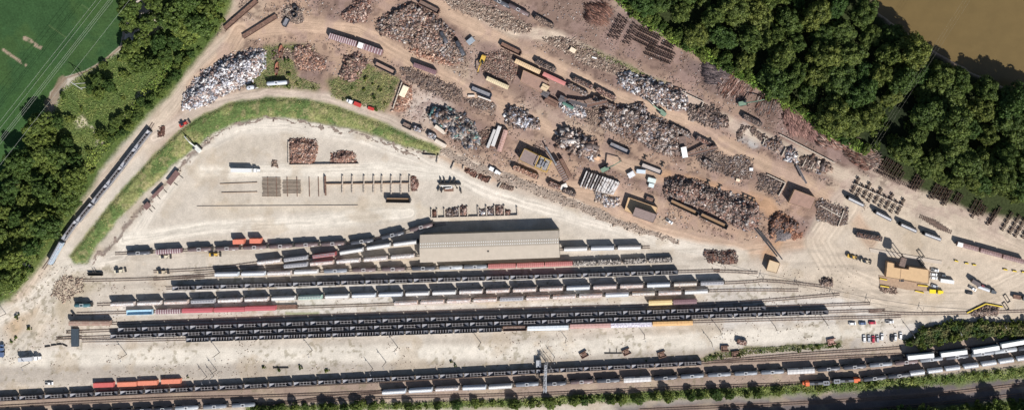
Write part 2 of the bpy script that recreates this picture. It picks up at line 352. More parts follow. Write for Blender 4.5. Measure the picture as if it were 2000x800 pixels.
M_wheel=mat('tyre_rubber',(0.03,0.03,0.032),0.8,0,0.1,2)
M_glass=mat('dark_window',(0.03,0.035,0.045),0.12,0,0.05,2,spec=0.6)
def bogie(parent, x, m=None):
    b=MB(); b.box(x-1.5,x+1.5,-1.25,-0.95,0.35,0.85).box(x-1.5,x+1.5,0.95,1.25,0.35,0.85).box(x-0.25,x+0.25,-0.95,0.95,0.4,0.95)
    for dx in (-0.95,0.95):
        for y in (-0.78,0.70): b.bar((x+dx,y,0.5),(x+dx,y+0.08,0.5),0.42,10)
    return b.build('bogie',M_under,parent)
def coupler(parent,L):
    for s in (-1,1):
        b=MB(); b.box(min(s*(L/2),s*(L/2+0.75)),max(s*(L/2),s*(L/2+0.75)),-0.16,0.16,0.75,1.05).box(min(s*(L/2),s*(L/2+0.12)),max(s*(L/2),s*(L/2+0.12)),-1.4,1.4,0.9,1.25); b.build('coupler',M_under,parent)
def open_hopper(ribbed=False,mb=None,ms=None):
    mb=mb or M_dark; ms=ms or M_slope; t=empty('open_hopper_car'); L=14.9; H=3.75; wd=1.32
    b=MB(); x=L/2
    b.box(-x,x,-wd,-wd+0.13,0.95,H).box(-x,x,wd-0.13,wd,0.95,H)
    b.box(-x,-x+0.15,-wd+0.13,wd-0.13,2.0,H).box(x-0.15,x,-wd+0.13,wd-0.13,2.0,H)
    for i in range(9):
        xx=-x+0.9+i*(L-1.8)/8; b.box(xx-0.09,xx+0.09,-wd-0.09,-wd-0.002,0.95,H-0.15).box(xx-0.09,xx+0.09,wd+0.002,wd+0.09,0.95,H-0.15)
    b.build('body',mb,t)
    e=4.3 if ribbed else 3.0; zt=H-0.25 if not ribbed else H-0.6; ze=1.5 if ribbed else 2.0
    for s in (-1,1):
        b=MB(); b.beam((s*(x-0.15),0,zt),(s*(x-e),0,ze),2*wd-0.28,0.06) ; b.build('slope_sheet',ms,t)
    b=MB(); b.box(-x+e,x-e,-wd+0.13,wd-0.13,1.1,1.25)
    if not ribbed: b.box(-x+e,x-e,-0.26,0.26,1.26,1.9)
    b.build('hopper_floor',M_inner,t)
    if ribbed:
        for i in range(6):
            xx=-x+3.4+i*1.75; b=MB(); b.box(xx-0.16,xx+0.16,-wd+0.14,wd-0.14,2.2,3.3); b.build('cross_brace',M_brace if i%2==0 else M_slope,t)
    else:
        for y in (-0.66,0.66):
            b=MB(); b.box(-x+e+0.7,x-e-0.3,y-0.1,y+0.1,H-0.55,H-0.38); b.build('side_rail',M_brace,t)
        for i in range(4):
            xx=-3.3+i*2.2; b=MB(); b.box(xx-0.11,xx+0.11,-wd+0.14,wd-0.14,H-0.36,H-0.2); b.build('cross_brace',M_brace,t)
    bogie(t,-5.9); bogie(t,5.9); coupler(t,L); return t
def covered_hopper(m,L=16.8,hatch=None):
    t=empty('covered_hopper_car'); x=L/2
    b=MB(); b.extr([(-1.2,1.1),(1.2,1.1),(1.24,4.4),(1.05,4.75),(0.5,4.96),(-0.5,4.96),(-1.05,4.75),(-1.24,4.4)],-x+0.9,x-0.9)
    b.build('body',m,t); MB().box(-x,-x+0.89,-1.2,1.2,1.0,1.25).build('end_platform',M_under,t); MB().box(x-0.89,x,-1.2,1.2,1.0,1.25).build('end_platform',M_under,t)
    b=MB()
    for i in range(8):
        xx=-x+1.9+i*(L-3.8)/7; b.box(xx-0.75,xx+0.75,-0.30,0.30,4.962,5.1)
    b.build('roof_hatch',hatch or M_slope,t)
    for s in (-1,1):
        b=MB(); b.box(-x+0.9,x-0.9,s*0.8-0.14,s*0.8+0.14,4.86,4.96); b.build('running_board',M_brace,t)
    bogie(t,-x+2.2); bogie(t,x-2.2); coupler(t,L); return t
def tank_car(m,L=16.4,band=None,top=M_mark):
    t=empty('tank_car'); x=L/2-0.5; r=1.4; zc=3.05; b=MB(); n=20; rings=[(-x-0.0,0.15),(-x+0.25,0.75),(-x+0.8,1.0),(x-0.8,1.0),(x-0.25,0.75),(x,0.15)]
    vs=[];fs=[]
    for xx,k in rings:
        for i in range(n): a=2*math.pi*i/n; vs.append((xx,r*k*math.cos(a),zc+r*k*math.sin(a)))
    for j in range(len(rings)-1):
        for i in range(n): fs.append((j*n+i,j*n+(i+1)%n,(j+1)*n+(i+1)%n,(j+1)*n+i))
    fs += [tuple(range(n))[::-1],tuple(range((len(rings)-1)*n,len(rings)*n))]
    b.add(vs,fs); b.build('tank_shell',m,t,True)
    b=MB(); b.box(-x-0.3,x+0.3,-0.5,0.5,0.9,1.2).box(-x-0.35,-x+1.2,-1.4,1.4,1.0,1.15).box(x-1.2,x+0.35,-1.4,1.4,1.0,1.15); b.build('underframe',M_under,t)
    b=MB(); b.bar((0,0,4.3),(0,0,4.8),0.42,12); b.build('manway',M_under,t)
    b=MB(); b.box(-1.2,1.2,0.75,0.95,4.3,4.45).box(-1.2,1.2,-0.95,-0.75,4.3,4.45).box(-1.2,-1.08,-0.75,0.75,4.46,4.53).box(1.08,1.2,-0.75,0.75,4.46,4.53); b.build('platform',top,t)
    b=MB(); b.add([(3.6,-1.2,zc+0.76),(5.4,-1.2,zc+0.76),(5.4,-0.95,zc+1.06),(3.6,-0.95,zc+1.06)],[(0,1,2,3)]); b.build('lettering_panel',M_mark,t)
    bogie(t,-x+2); bogie(t,x-2); coupler(t,L); return t
def boxcar(m,L=16.5,H=4.5,ribs=14,m2=None,wd=1.42,white_end=False):
    t=empty('boxcar'); x=L/2; b=MB()
    b.extr([(-wd,1.0),(wd,1.0),(wd,H-0.25),(0,H),(-wd,H-0.25)],-x,x); b.build('body',m,t)
    b=MB()
    if ribs:
        for i in range(ribs):
            xx=-x+0.4+i*(L-0.8)/(ribs-1)
            b.add([(xx-0.16,-wd,H-0.24),(xx+0.16,-wd,H-0.24),(xx+0.16,0,H+0.01),(xx-0.16,0,H+0.01),(xx-0.16,-wd,H-0.14),(xx+0.16,-wd,H-0.14),(xx+0.16,0,H+0.11),(xx-0.16,0,H+0.11)],BF.tolist())
            b.add([(xx-0.16,0,H+0.01),(xx+0.16,0,H+0.01),(xx+0.16,wd,H-0.24),(xx-0.16,wd,H-0.24),(xx-0.16,0,H+0.11),(xx+0.16,0,H+0.11),(xx+0.16,wd,H-0.14),(xx-0.16,wd,H-0.14)],BF.tolist())
        b.build('roof_rib',m2 or m,t)['kind']='stuff'
        for o in t.children:
            if o.name.startswith('roof_rib') and 'kind' in o: del o['kind']
    if white_end:
        b=MB(); b.extr([(-wd+.05,H-0.12),(wd-.05,H-0.12),(0,H+0.14)],-x+0.1,-x+3.6); b.build('roof_panel',M_white,t)
    b=MB(); b.box(-1.5,1.5,-wd-0.07,-wd-0.003,1.2,H-0.5).box(-1.5,1.5,wd+0.003,wd+0.07,1.2,H-0.5); b.build('door',m2 or m,t)
    bogie(t,-x+2.2); bogie(t,x-2.2); coupler(t,L); return t
def gondola(m,mi,L=15.5,H=2.9,wd=1.6,floor=1.3):
    t=empty('gondola_car'); x=L/2; b=MB()
    b.box(-x,x,-wd,-wd+0.16,1.0,H).box(-x,x,wd-0.16,wd,1.0,H).box(-x,-x+0.16,-wd+0.16,wd-0.16,1.0,H).box(x-0.16,x,-wd+0.16,wd-0.16,1.0,H)
    for i in range(10):
        xx=-x+0.6+i*(L-1.2)/9; b.box(xx-0.1,xx+0.1,-wd-0.12,-wd-0.002,1.0,H-0.05).box(xx-0.1,xx+0.1,wd+0.002,wd+0.12,1.0,H-0.05)
    b.build('body',m,t)
    b=MB(); b.box(-x+0.17,x-0.17,-wd+0.17,wd-0.17,floor-0.15,floor); b.build('floor',mi,t)
    bogie(t,-x+2.2); bogie(t,x-2.2); coupler(t,L); return t
def flatcar(m,L=17,extra=True):
    t=empty('flat_car'); x=L/2; b=MB(); b.box(-x,x,-1.45,1.45,1.0,1.3); b.build('deck',m,t)
    if extra:
        b=MB(); b.box(-x,-x+0.4,-1.4,1.4,1.302,2.2).box(x-0.4,x,-1.4,1.4,1.302,2.2).box(-0.2,0.2,-1.4,1.4,1.302,1.6); b.build('bulkhead',m,t)
    bogie(t,-x+2.2); bogie(t,x-2.2); coupler(t,L); return t
def locomotive(front=1):
    mb=mat('loco_grey',(0.11,0.115,0.13),0.5,0.1,0.2,0.8); mo=mat('loco_orange',(0.62,0.14,0.05),0.5,0,0.1,0.8)
    t=empty('locomotive'); x=9.6
    b=MB(); b.box(-x,x,-1.5,1.5,1.1,1.5); b.build('frame',M_under,t)
    b=MB(); b.extr([(-1.0,1.5),(1.0,1.5),(1.0,3.9),(0.6,4.4),(-0.6,4.4),(-1.0,3.9)],-x+4.9,x-0.8); b.build('hood',mb,t)
    b=MB(); b.extr([(-1.5,1.5),(1.5,1.5),(1.5,4.1),(1.1,4.6),(-1.1,4.6),(-1.5,4.1)],-x+2.3,-x+4.9); b.build('cab',mo,t)
    b=MB(); b.extr([(-0.95,1.5),(0.95,1.5),(0.95,2.9),(0.6,3.2),(-0.6,3.2),(-0.95,2.9)],-x+0.5,-x+2.3); b.build('nose',mo,t)
    b=MB(); b.box(-x+2.22,-x+2.298,-1.2,1.2,3.2,3.9); b.build('windscreen',M_glass,t)
    b=MB(); b.box(x-5.2,x-1.2,-1.42,1.42,3.7,4.5); b.build('radiator',mat('radiator_grey',(0.2,0.21,0.23),0.6),t)
    for xx in (x-3.9,x-2.4): 
        b=MB(); b.bar((xx,0,4.5),(xx,0,4.66),0.62,14); b.build('fan',M_under,t)
    b=MB(); b.box(-1.2,1.0,-0.5,0.5,4.4,4.75); b.build('exhaust',M_under,t)
    bogie(t,-x+3.2); bogie(t,x-3.2); return t
USED=set()
class Proto:
    def __init__(s,fn): s.fn=fn; s.o=None
    def get(s):
        if s.o is None: s.o=s.fn(); return s.o
        return dup(s.o)
def put(pr,x,y,ang,label,cat,group=None,z=0.0):
    o=pr.get(); o.location=(x,y,z); o.rotation_euler=(0,0,ang); tag(o,label,cat)
    if group: o['group']=group
    elif 'group' in o: del o['group']
    return o
C={}
def cp(name,fn): C[name]=Proto(fn); return C[name]
cp('hopl',lambda:open_hopper(False,mat('hopper_body_grey',(0.26,0.26,0.28),0.5,0.2,0.2,1),mat('worn_steel_light',(0.5,0.5,0.52),0.5,0.2,0.25,1)));cp('hop',open_hopper); cp('hopr',lambda:open_hopper(True))
def cm(nm,c,rust=0,rc=(0.33,0.19,0.14),rs=0.5,var=0.1): return mat(nm,c,0.55,0,var,0.7,rust,rc,rscale=rs)
cm('hopper_white',(0.70,0.69,0.66)); cm('box_maroon',(0.24,0.15,0.14),0.2,(0.42,0.32,0.30))
cp('cw',lambda:covered_hopper(cm('hopper_white',(0.70,0.69,0.66)),hatch=M_white))
cp('cb',lambda:covered_hopper(cm('hopper_bluewhite',(0.60,0.65,0.70)),hatch=M_white))
cp('cg',lambda:covered_hopper(cm('hopper_grey',(0.46,0.46,0.48))))
cp('cp',lambda:covered_hopper(cm('hopper_pink',(0.78,0.73,0.69),0.5,(0.50,0.36,0.30),0.9),hatch=cm('hopper_white',(1,1,1))))
cp('cr',lambda:covered_hopper(cm('hopper_pink_rust',(0.75,0.67,0.61),0.6,(0.56,0.40,0.33),0.8),hatch=cm('hopper_pink',(1,1,1))))
cp('cm',lambda:covered_hopper(cm('hopper_mint',(0.42,0.60,0.50))))
cp('cred',lambda:covered_hopper(cm('hopper_red',(0.40,0.10,0.10))))
cp('ctan',lambda:covered_hopper(cm('hopper_beige',(0.62,0.52,0.40),0.35),hatch=cm('hopper_white',(1,1,1))))
cp('tk',lambda:tank_car(M_black)); cp('tb',lambda:tank_car(mat('tank_brown',(0.16,0.12,0.12),0.5,0.1,0.2,0.6,0.2,(0.22,0.14,0.11))))
cp('tg',lambda:tank_car(mat('tank_grey',(0.22,0.235,0.26),0.45,0.1,0.15,0.6)))
cp('ts',lambda:tank_car(mat('tank_silver',(0.40,0.42,0.44),0.45,0.1,0.15,0.6)))
cp('bred',lambda:boxcar(cm('boxcar_red',(0.36,0.13,0.12),0.1),18,m2=cm('boxcar_rib_pink',(0.50,0.22,0.20))))
cp('bredp',lambda:boxcar(cm('boxcar_crimson',(0.42,0.11,0.12)),20,ribs=0))
cp('bpur',lambda:boxcar(cm('boxcar_purple',(0.21,0.135,0.14),0.1,(0.3,0.2,0.18)),15.5,ribs=12))
cp('bstr',lambda:boxcar(cm('boxcar_purple',(0.2,0.12,0.13)),16.5,ribs=11,m2=cm('rib_pale',(0.62,0.55,0.54))))
cp('byel',lambda:boxcar(cm('boxcar_yellow',(0.66,0.50,0.25)),15.5,ribs=0))
cp('blong',lambda:boxcar(cm('boxcar_rustbrown',(0.30,0.20,0.16),0.4,(0.36,0.28,0.22)),27,ribs=18))
cp('gon',lambda:gondola(M_dark,M_inner)); cp('gonr',lambda:gondola(M_rust,M_rust))
# --- rows of cars: (row name, kind list, first (px,py), last (px,py), n, roof height)
KN={'hopl':('light grey open hopper car','hopper car'),'hop':('open hopper car','hopper car'),'hopr':('ribbed open hopper car','hopper car'),'cw':('white covered hopper car','hopper car'),'cb':('bluish-white covered hopper car','hopper car'),
 'cg':('grey covered hopper car','hopper car'),'cp':('white-pink mottled hopper car','hopper car'),'cr':('rusty pink covered hopper car','hopper car'),'cm':('mint green covered hopper car','hopper car'),
 'cred':('red covered hopper car','hopper car'),'ctan':('beige covered hopper car','hopper car'),'tk':('black tank car','tank car'),'tb':('brown tank car','tank car'),'tg':('grey tank car','tank car'),'ts':('silver tank car','tank car'),
 'bred':('ribbed red boxcar','boxcar'),'bredp':('plain crimson boxcar','boxcar'),'bpur':('purple-brown boxcar','boxcar'),'bstr':('purple boxcar with pale stripes','boxcar'),'byel':('yellow boxcar','boxcar'),'blong':('long rust-brown boxcar','boxcar')}
HT={'hop':3.75,'hopl':3.75,'hopr':3.75}
def row(desc,kinds,a,b,group,curve=0.0,sp0=None,sp1=None,numbered=True):
    n=len(kinds); ts=[i/(n-1) for i in range(n)]
    if sp0: ts=[(i*sp0+(sp1-sp0)*i*i/(2*(n-1)))/((n-1)*(sp0+sp1)/2) for i in range(n)]
    pts=[]
    for i,t in enumerate(ts):
        h=HT.get(kinds[i],4.7); pts.append(W(a[0]+(b[0]-a[0])*t, a[1]+(b[1]-a[1])*t+curve*4*t*(1-t), h))
    for i,k in enumerate(kinds):
        p0=pts[max(i-1,0)]; p1=pts[min(i+1,n-1)]; ang=math.atan2(p1[1]-p0[1],p1[0]-p0[0])
        put(C[k],pts[i][0],pts[i][1],ang,f"{KN[k][0]}, {ordn(i+1)} from left in {desc}",KN[k][1],group)
    return pts
def cars(desc,lst,group):       # individually measured: (kind,px,py)
    P_=[W(q[1],q[2],HT.get(q[0],4.4)) for q in lst]; n=len(lst)
    for i,q in enumerate(lst):
        p0=P_[max(i-1,0)]; p1=P_[min(i+1,n-1)]; ang=math.atan2(p1[1]-p0[1],p1[0]-p0[0])
        if len(q)>3: ang=q[3]
        put(C[q[0]],P_[i][0],P_[i][1],ang,f"{KN[q[0]][0]}, {ordn(i+1)} from left in {desc}",KN[q[0]][1],group)
    return P_
row('the upper coal train below the shed',['hop']*21,(358,562),(1302,532),'open hoppers in the upper coal train')
row('the long pale row',['cp','cp','cr','cg','cp','cp','cw','cm','cw','cb','cb','cw','cw','cp','cr','cr','cr','cb','cr','cr','cb','ctan','cg'],(238,594),(1391,553),'cars of the long pale hopper row')
row('the short pale row',['cr','cr','cr','cr','cg','cr','cr','cr','cb','ctan','cr','cw'],(792,592),(1360,570),'cars of the short pale hopper row')
row('the northern long coal train',['hop']*27,(252,643),(1474,602),'open hoppers in the northern long coal train')
row('the southern long coal train',['hop']*30,(237,656),(1596,610),'open hoppers in the southern long coal train')
row('the row beside the poles',['hopr']*13,(385,663),(957,644),'ribbed hoppers beside the poles')
row('the coal train by the main line',['hop']*29,(10,778),(1348,709.5),'open hoppers beside the main line',0,49.5,46)
cars('the tank row',[('tk',269,494),('bstr',328,491),('tb',388,487),('tb',442.5,485.5),('tb',496,483),('tb',547,481),('tb',597,478),('tb',649,476),('tk',706,471.5),('tk',766,459),('tb',822,444)],'cars in the tank row')
cars('the curved row entering the shed',[('cp',525,511),('cg',577,505),('cred',633,498),('cw',686,490.5),('cw',739,481.5),('cw',791,475)],'cars entering the shed')
cars('the row ending beside the shed',[('cg',577,518),('cr',628,513.5),('cp',680,509.5),('cp',733,505.5),('cp',786,501)],'cars ending beside the shed')
cars('the three-car row right of the shed',[('cw',1124,486.5),('cb',1176.5,485),('cw',1229,484)],'cars right of the shed')
cars('the mixed row below the shed',[('cb',442,535.5),('cb',494,534.5),('cp',545,533.5),('cw',597,531),('tg',654,529),('tb',710,527),('tb',767,525.5),('tk',826,524),('ts',880,522.5),('tg',927.5,521),('bred',980,519.5),('bred',1036,517.5),('bred',1091,515.5)],'cars in the mixed row below the shed')
cars('the tank row on the main line',[('cb',769,765),('cb',821,762),('cp',873,759),('cb',926,757),('cw',977,755),('tg',1029,750.5),('tk',1083,749),('tb',1136,745.5),('tk',1188,743)],'cars on the main line')
cars('the middle main line tanks',[('tk',1300,738),('tg',1352,734.5),('tg',1405,731.5),('tg',1457,729),('tg',1509,726.5)],'tank cars on the main line')
cars('the right main line tanks',[('tk',1619,720.5),('tk',1670,716.5),('tg',1721,712),('tb',1771,707.5),('tg',1820,702),('tk',1870,697),('tg',1920,691),('ts',1965,685),('tk',2012,679)],'tank cars below the white containers')
cars('the tanks behind the locomotives',[('tk',1709,739),('tk',1757,733.5)],'tanks behind the locomotives')
C['csm']=Proto(lambda:covered_hopper(cm('hopper_bluewhite',(1,1,1)),11.2,hatch=M_white)); KN['csm']=('short white covered hopper car','hopper car')
cars('the short hopper string',[('csm',1792,728),('csm',1827,723.5),('csm',1861,719),('csm',1897,714.5),('csm',1932,709.5),('csm',1966,704.5),('csm',2001,699)],'short hoppers behind the locomotives')
C['t2']=Proto(lambda:tank_car(M_black,13)); KN['t2']=('short black tank car','tank car')
cars('the train at the lower left edge',[('tk',15,812),('tk',63,809),('t2',117,807),('t2',158,806),('t2',198,805),('t2',236,803.5),('t2',277,801.5),('t2',317,799.5),('ts',363,796.5),('tg',418,794),('tg',474,791)],'cars at the lower left edge')
C['cdark']=Proto(lambda:covered_hopper(cm('hopper_slate',(0.10,0.10,0.11)),15.4,hatch=M_brace)); KN['cdark']=('slate hopper car with bright hatches','hopper car')
C['clb']=Proto(lambda:covered_hopper(cm('hopper_powder',(0.30,0.37,0.44),0.1),18,hatch=cm('hopper_grey',(1,1,1)))); KN['clb']=('powder blue covered hopper car','hopper car')
cars('the string beside the left wood',[('clb',107,494,math.radians(61)),('hopl',135,450,math.radians(54)),('hopl',164,415.5),('hopl',194,379),('hopl',222.5,344),('hopl',250,308.5),('hopl',277.5,273)],'cars beside the left wood')
# singles: helper
def one(pr,px,py,ang,label,cat,h=4.2,group=None):
    x,y=W(px,py,h); return put(pr,x,y,math.radians(ang),label,cat,group)
def N(fn): return Proto(fn)
one(N(lambda:boxcar(cm('container_white',(0.70,0.69,0.67)),18,4.9,20,M_brace)),1245,741.5,3,'tall white ribbed boxcar between tank cars on the main line','boxcar',4.9)
one(N(lambda:boxcar(cm('container_white',(0.70,0.69,0.67)),18,4.9,20,M_brace)),1565,725,3,'tall white ribbed boxcar just above the orange-nosed locomotive','boxcar',4.9)
one(C['byel'],1290,591,2,'plain yellow boxcar above the long coal trains','boxcar'); one(C['bpur'],1338,589,2,'purple-brown boxcar coupled right of the yellow boxcar','boxcar')
one(C['bstr'],328,608,1.5,'pale striped boxcar between the light blue car and crimson boxcars','boxcar')
one(C['bredp'],385,606,1.5,'crimson boxcar, leftmost of the three plain crimson ones','boxcar'); one(C['bredp'],448,604.5,1.5,'crimson boxcar, middle of the three plain crimson ones','boxcar')
one(C['bredp'],508,602,1.5,'crimson boxcar, rightmost of the three plain crimson ones','boxcar')
one(N(lambda:flatcar(M_rust,15)),559,599,1.5,'rusty brown flat car at the end of the crimson boxcars','flat car',1.3)
lb=mat('light_blue_steel',(0.38,0.55,0.66),0.6,0,0.2,1,0.2,(0.5,0.5,0.5))
one(N(lambda:gondola(lb,lb,17,3.0)),272,609.5,1.5,'light blue gondola left of the crimson boxcars','gondola',3)
tl=mat('teal_paint',(0.06,0.14,0.16),0.5,0,0.2,1,0.15)
one(N(lambda:tank_car(tl,11.5)),159,596,0,'short dark teal tank car at the left end of the yard','tank car')
one(C['blong'],174,631,0,'long rust-brown boxcar at the left end of the yard','boxcar')
one(N(lambda:gondola(M_rust,M_inner,15.5,2.6)),1005,641,1.5,'brown open gondola right of the ribbed hoppers','gondola',2.6)
def longcar(m,L): return N(lambda:boxcar(m,L,4.6,0 if L<1 else 12))
one(longcar(cm('long_white',(0.60,0.64,0.67),0.1,(0.5,0.45,0.4)),27),1070,640,1.5,'long bluish-white boxcar beside the haul road','boxcar')
one(longcar(cm('long_pink',(0.47,0.29,0.26),0.2),27),1153,636,1.5,'long faded pink boxcar beside the haul road','boxcar')
one(longcar(cm('long_mottled',(0.66,0.65,0.68),0.5,(0.33,0.27,0.36),1.1),27),1233,634,1.5,'long white boxcar with purple blotches on its roof','boxcar')
one(longcar(cm('long_orange',(0.62,0.38,0.17),0.25,(0.45,0.26,0.12)),26.5),1314,631,1.5,'long orange-yellow boxcar beside the haul road','boxcar')
LO=N(locomotive)
one(LO,1595,748,2.5,'locomotive with orange nose leading at the left','locomotive'); one(LO,1654,743,182.5,'second locomotive with its orange cab facing right','locomotive')
# double-stack containers on well cars
def well():
    t=empty('well_car'); b=MB(); b.box(-8.6,8.6,-1.5,-1.32,0.4,1.4).box(-8.6,8.6,1.32,1.5,0.4,1.4).box(-8.4,8.4,-1.31,1.31,0.4,0.55).box(-10.3,-8.6,-1.4,1.4,1.0,1.4).box(8.6,10.3,-1.4,1.4,1.0,1.4); b.build('frame',M_under,t); bogie(t,-9.4); bogie(t,9.4); return t
def container(m,L=16.6,H=2.9,wd=1.32):
    t=empty('container'); b=MB(); b.box(-L/2,L/2,-wd,wd,0,H)
    n=int(L/0.9)
    for i in range(n):
        xx=-L/2+0.4+i*(L-0.8)/(n-1); b.box(xx-0.12,xx+0.12,-wd-0.05,-wd-0.002,0.15,H-0.15).box(xx-0.12,xx+0.12,wd+0.002,wd+0.05,0.15,H-0.15).box(xx-0.12,xx+0.12,-wd+0.1,wd-0.1,H+0.002,H+0.05)
    b.build('shell',m,t); b=MB(); b.box(-L/2-0.07,-L/2-0.003,-wd+0.1,-0.03,0.1,H-0.1).box(-L/2-0.07,-L/2-0.003,0.03,wd-0.1,0.1,H-0.1); b.build('door',m,t); return t
wl=N(well); cwt=N(lambda:container(mat('container_white_top',(0.78,0.78,0.77),0.5,0,0.05,0.5),17.2)); cbl=N(lambda:container(cm('container_blue',(0.06,0.10,0.17)),17.2))
for i,(px,py,a) in enumerate([(1799,696,6),(1864,690,7),(1927,682.5,9),(1982,671,10)]):
    x,y=W(px,py,6.5); nm=['leftmost','second','third','rightmost'][i]
    put(wl,x,y,math.radians(a),f'{nm} of four well cars carrying stacked containers','well car','well cars')
    put(cbl,x,y,math.radians(a),f'dark container under the {nm} of the four white ones','container','lower containers',0.62)
    put(cwt,x,y,math.radians(a),f'white container on top, {nm} of four at the lower right','container','white upper containers',3.62)
oc=N(lambda:container(cm('container_orange',(0.62,0.22,0.14)),12.6,2.8,1.45)); ocr=N(lambda:container(cm('container_red',(0.50,0.12,0.11)),13.2,2.8,1.45))
for i,(px,py) in enumerate([(201,751.5),(247,750),(287.5,747.5),(333,744.5)]):
    x,y=W(px,py,3); put(ocr if i==0 else oc,x,y,math.radians(2),['red container, leftmost of four on the gravel by the coal train','orange container, second of four on the gravel by the coal train','orange container, third of four on the gravel by the coal train','bright orange container, rightmost of four by the coal train'][i],'container','containers on the gravel')
# ---------------- tracks
m_rail=mat('rail_steel',(0.22,0.15,0.12),0.5,0.4,0.25,0.4); m_tie=mat('sleeper_wood',(0.17,0.135,0.11),0.9,0,0.3,1.5); m_tie2=mat('sleeper_dusty',(0.37,0.32,0.27),0.9,0,0.3,1.5)
def dense(pts,st=2.0):
    out=[]
    w=[Vector((*W(*p),0)) for p in pts]; n=len(w)
    def cr(a,b,c,d,t): return 0.5*((2*b)+(c-a)*t+(2*a-5*b+4*c-d)*t*t+(3*b-3*c+d-a)*t*t*t)
    for i in range(n-1):
        a=w[max(i-1,0)];b_=w[i];c=w[i+1];d=w[min(i+2,n-1)]; k=max(2,int((c-b_).length/st))
        out += [cr(a,b_,c,d,j/k) for j in range(k)]
    out.append(w[-1]); return out
def track(pts,dusty=True,z=0.02,ties=True):
    D=dense(pts,8.0 if len(pts)<4 else 5.0); t=empty('railway_track',(0,0,0)); t['kind']='structure'
    for s in (-0.72,0.72):
        b=MB(); vs=[];fs=[]
        for i,p in enumerate(D):
            d=(D[min(i+1,len(D)-1)]-D[max(i-1,0)]).normalized(); nrm=Vector((-d.y,d.x,0)); c=p+nrm*s
            for q,zz in ((-0.1,z+0.1),(0.1,z+0.1),(0.1,z+0.32),(-0.1,z+0.32)): vs.append((c.x+nrm.x*q,c.y+nrm.y*q,zz))
        for i in range(len(D)-1):
            for j in range(4): fs.append((i*4+j,i*4+(j+1)%4,(i+1)*4+(j+1)%4,(i+1)*4+j))
        b.add(vs,fs); b.build('rail',m_rail,t)
    if ties:
        A=np.array([[p.x,p.y] for p in D]); seg=np.diff(A,axis=0); ln=np.hypot(seg[:,0],seg[:,1]); cum=np.concatenate([[0],np.cumsum(ln)])
        u=np.arange(0.3,cum[-1],0.95); k=np.clip(np.searchsorted(cum,u)-1,0,len(ln)-1); f=(u-cum[k])/ln[k]
        c=np.stack([A[k,0]+seg[k,0]*f,A[k,1]+seg[k,1]*f,np.full(len(u),z+0.03)],1); a=np.arctan2(seg[k,1],seg[k,0])+rng.normal(0,0.02,len(u))
        z0=np.zeros(len(u)); V,F,_=nboxes(c,np.tile([0.27,2.6,0.16],(len(u),1)),z0,z0,a,np.zeros((len(u),3)))
        np_obj('sleepers',V,F,m_tie2 if dusty else m_tie,t)
for pts in [[(325,562),(1300,531),(1400,529),(1480,532)],[(190,594),(700,578),(1391,553),(1500,548),(1620,560)],[(150,612),(560,600),(792,592),(1360,568),(1560,566)],[(215,631),(700,613),(1100,600),(1400,592),(1640,574)],
            [(160,647),(252,643),(1474,600),(1700,592)],[(160,657),(237,656),(1596,609),(1700,608),(1800,612),(2030,606)],[(160,665),(385,661),(957,643),(1314,629),(1600,621),(1760,617)],
            [(225,495),(388,487),(649,476),(706,471),(766,459),(824,444),(870,436)],[(300,530),(420,523),(525,510),(633,498),(739,481),(815,472),(900,470)],[(380,530),(577,517),(786,500),(830,498)],[(300,545),(442,535),(767,525),(1290,507)],
            [(1085,487),(1270,482)],[(160,547),(260,545),(400,540)],[(85,525),(107,494),(164,415),(277,272),(300,240)]]: track(pts)
for pts in [[(-40,782),(300,766),(780,742),(1348,709),(1600,698),(1795,689),(1900,677),(1980,664),(2060,650)],[(-40,795),(300,778),(500,773),(769,763),(977,754),(1300,736),(1619,718),(1771,705),(1920,688),(2060,668)],
            [(-40,812),(277,800),(474,790),(600,782),(769,775),(1050,768),(1300,757),(1595,746),(1755,732),(1900,712),(2060,688)],[(1380,707),(1560,691),(1700,682),(1760,678)],[(520,792),(640,775),(770,763)],
            [(1250,800),(1500,789),(1750,775),(1900,761),(2060,742)],[(1500,812),(1750,794),(2060,762)]]: track(pts,False)
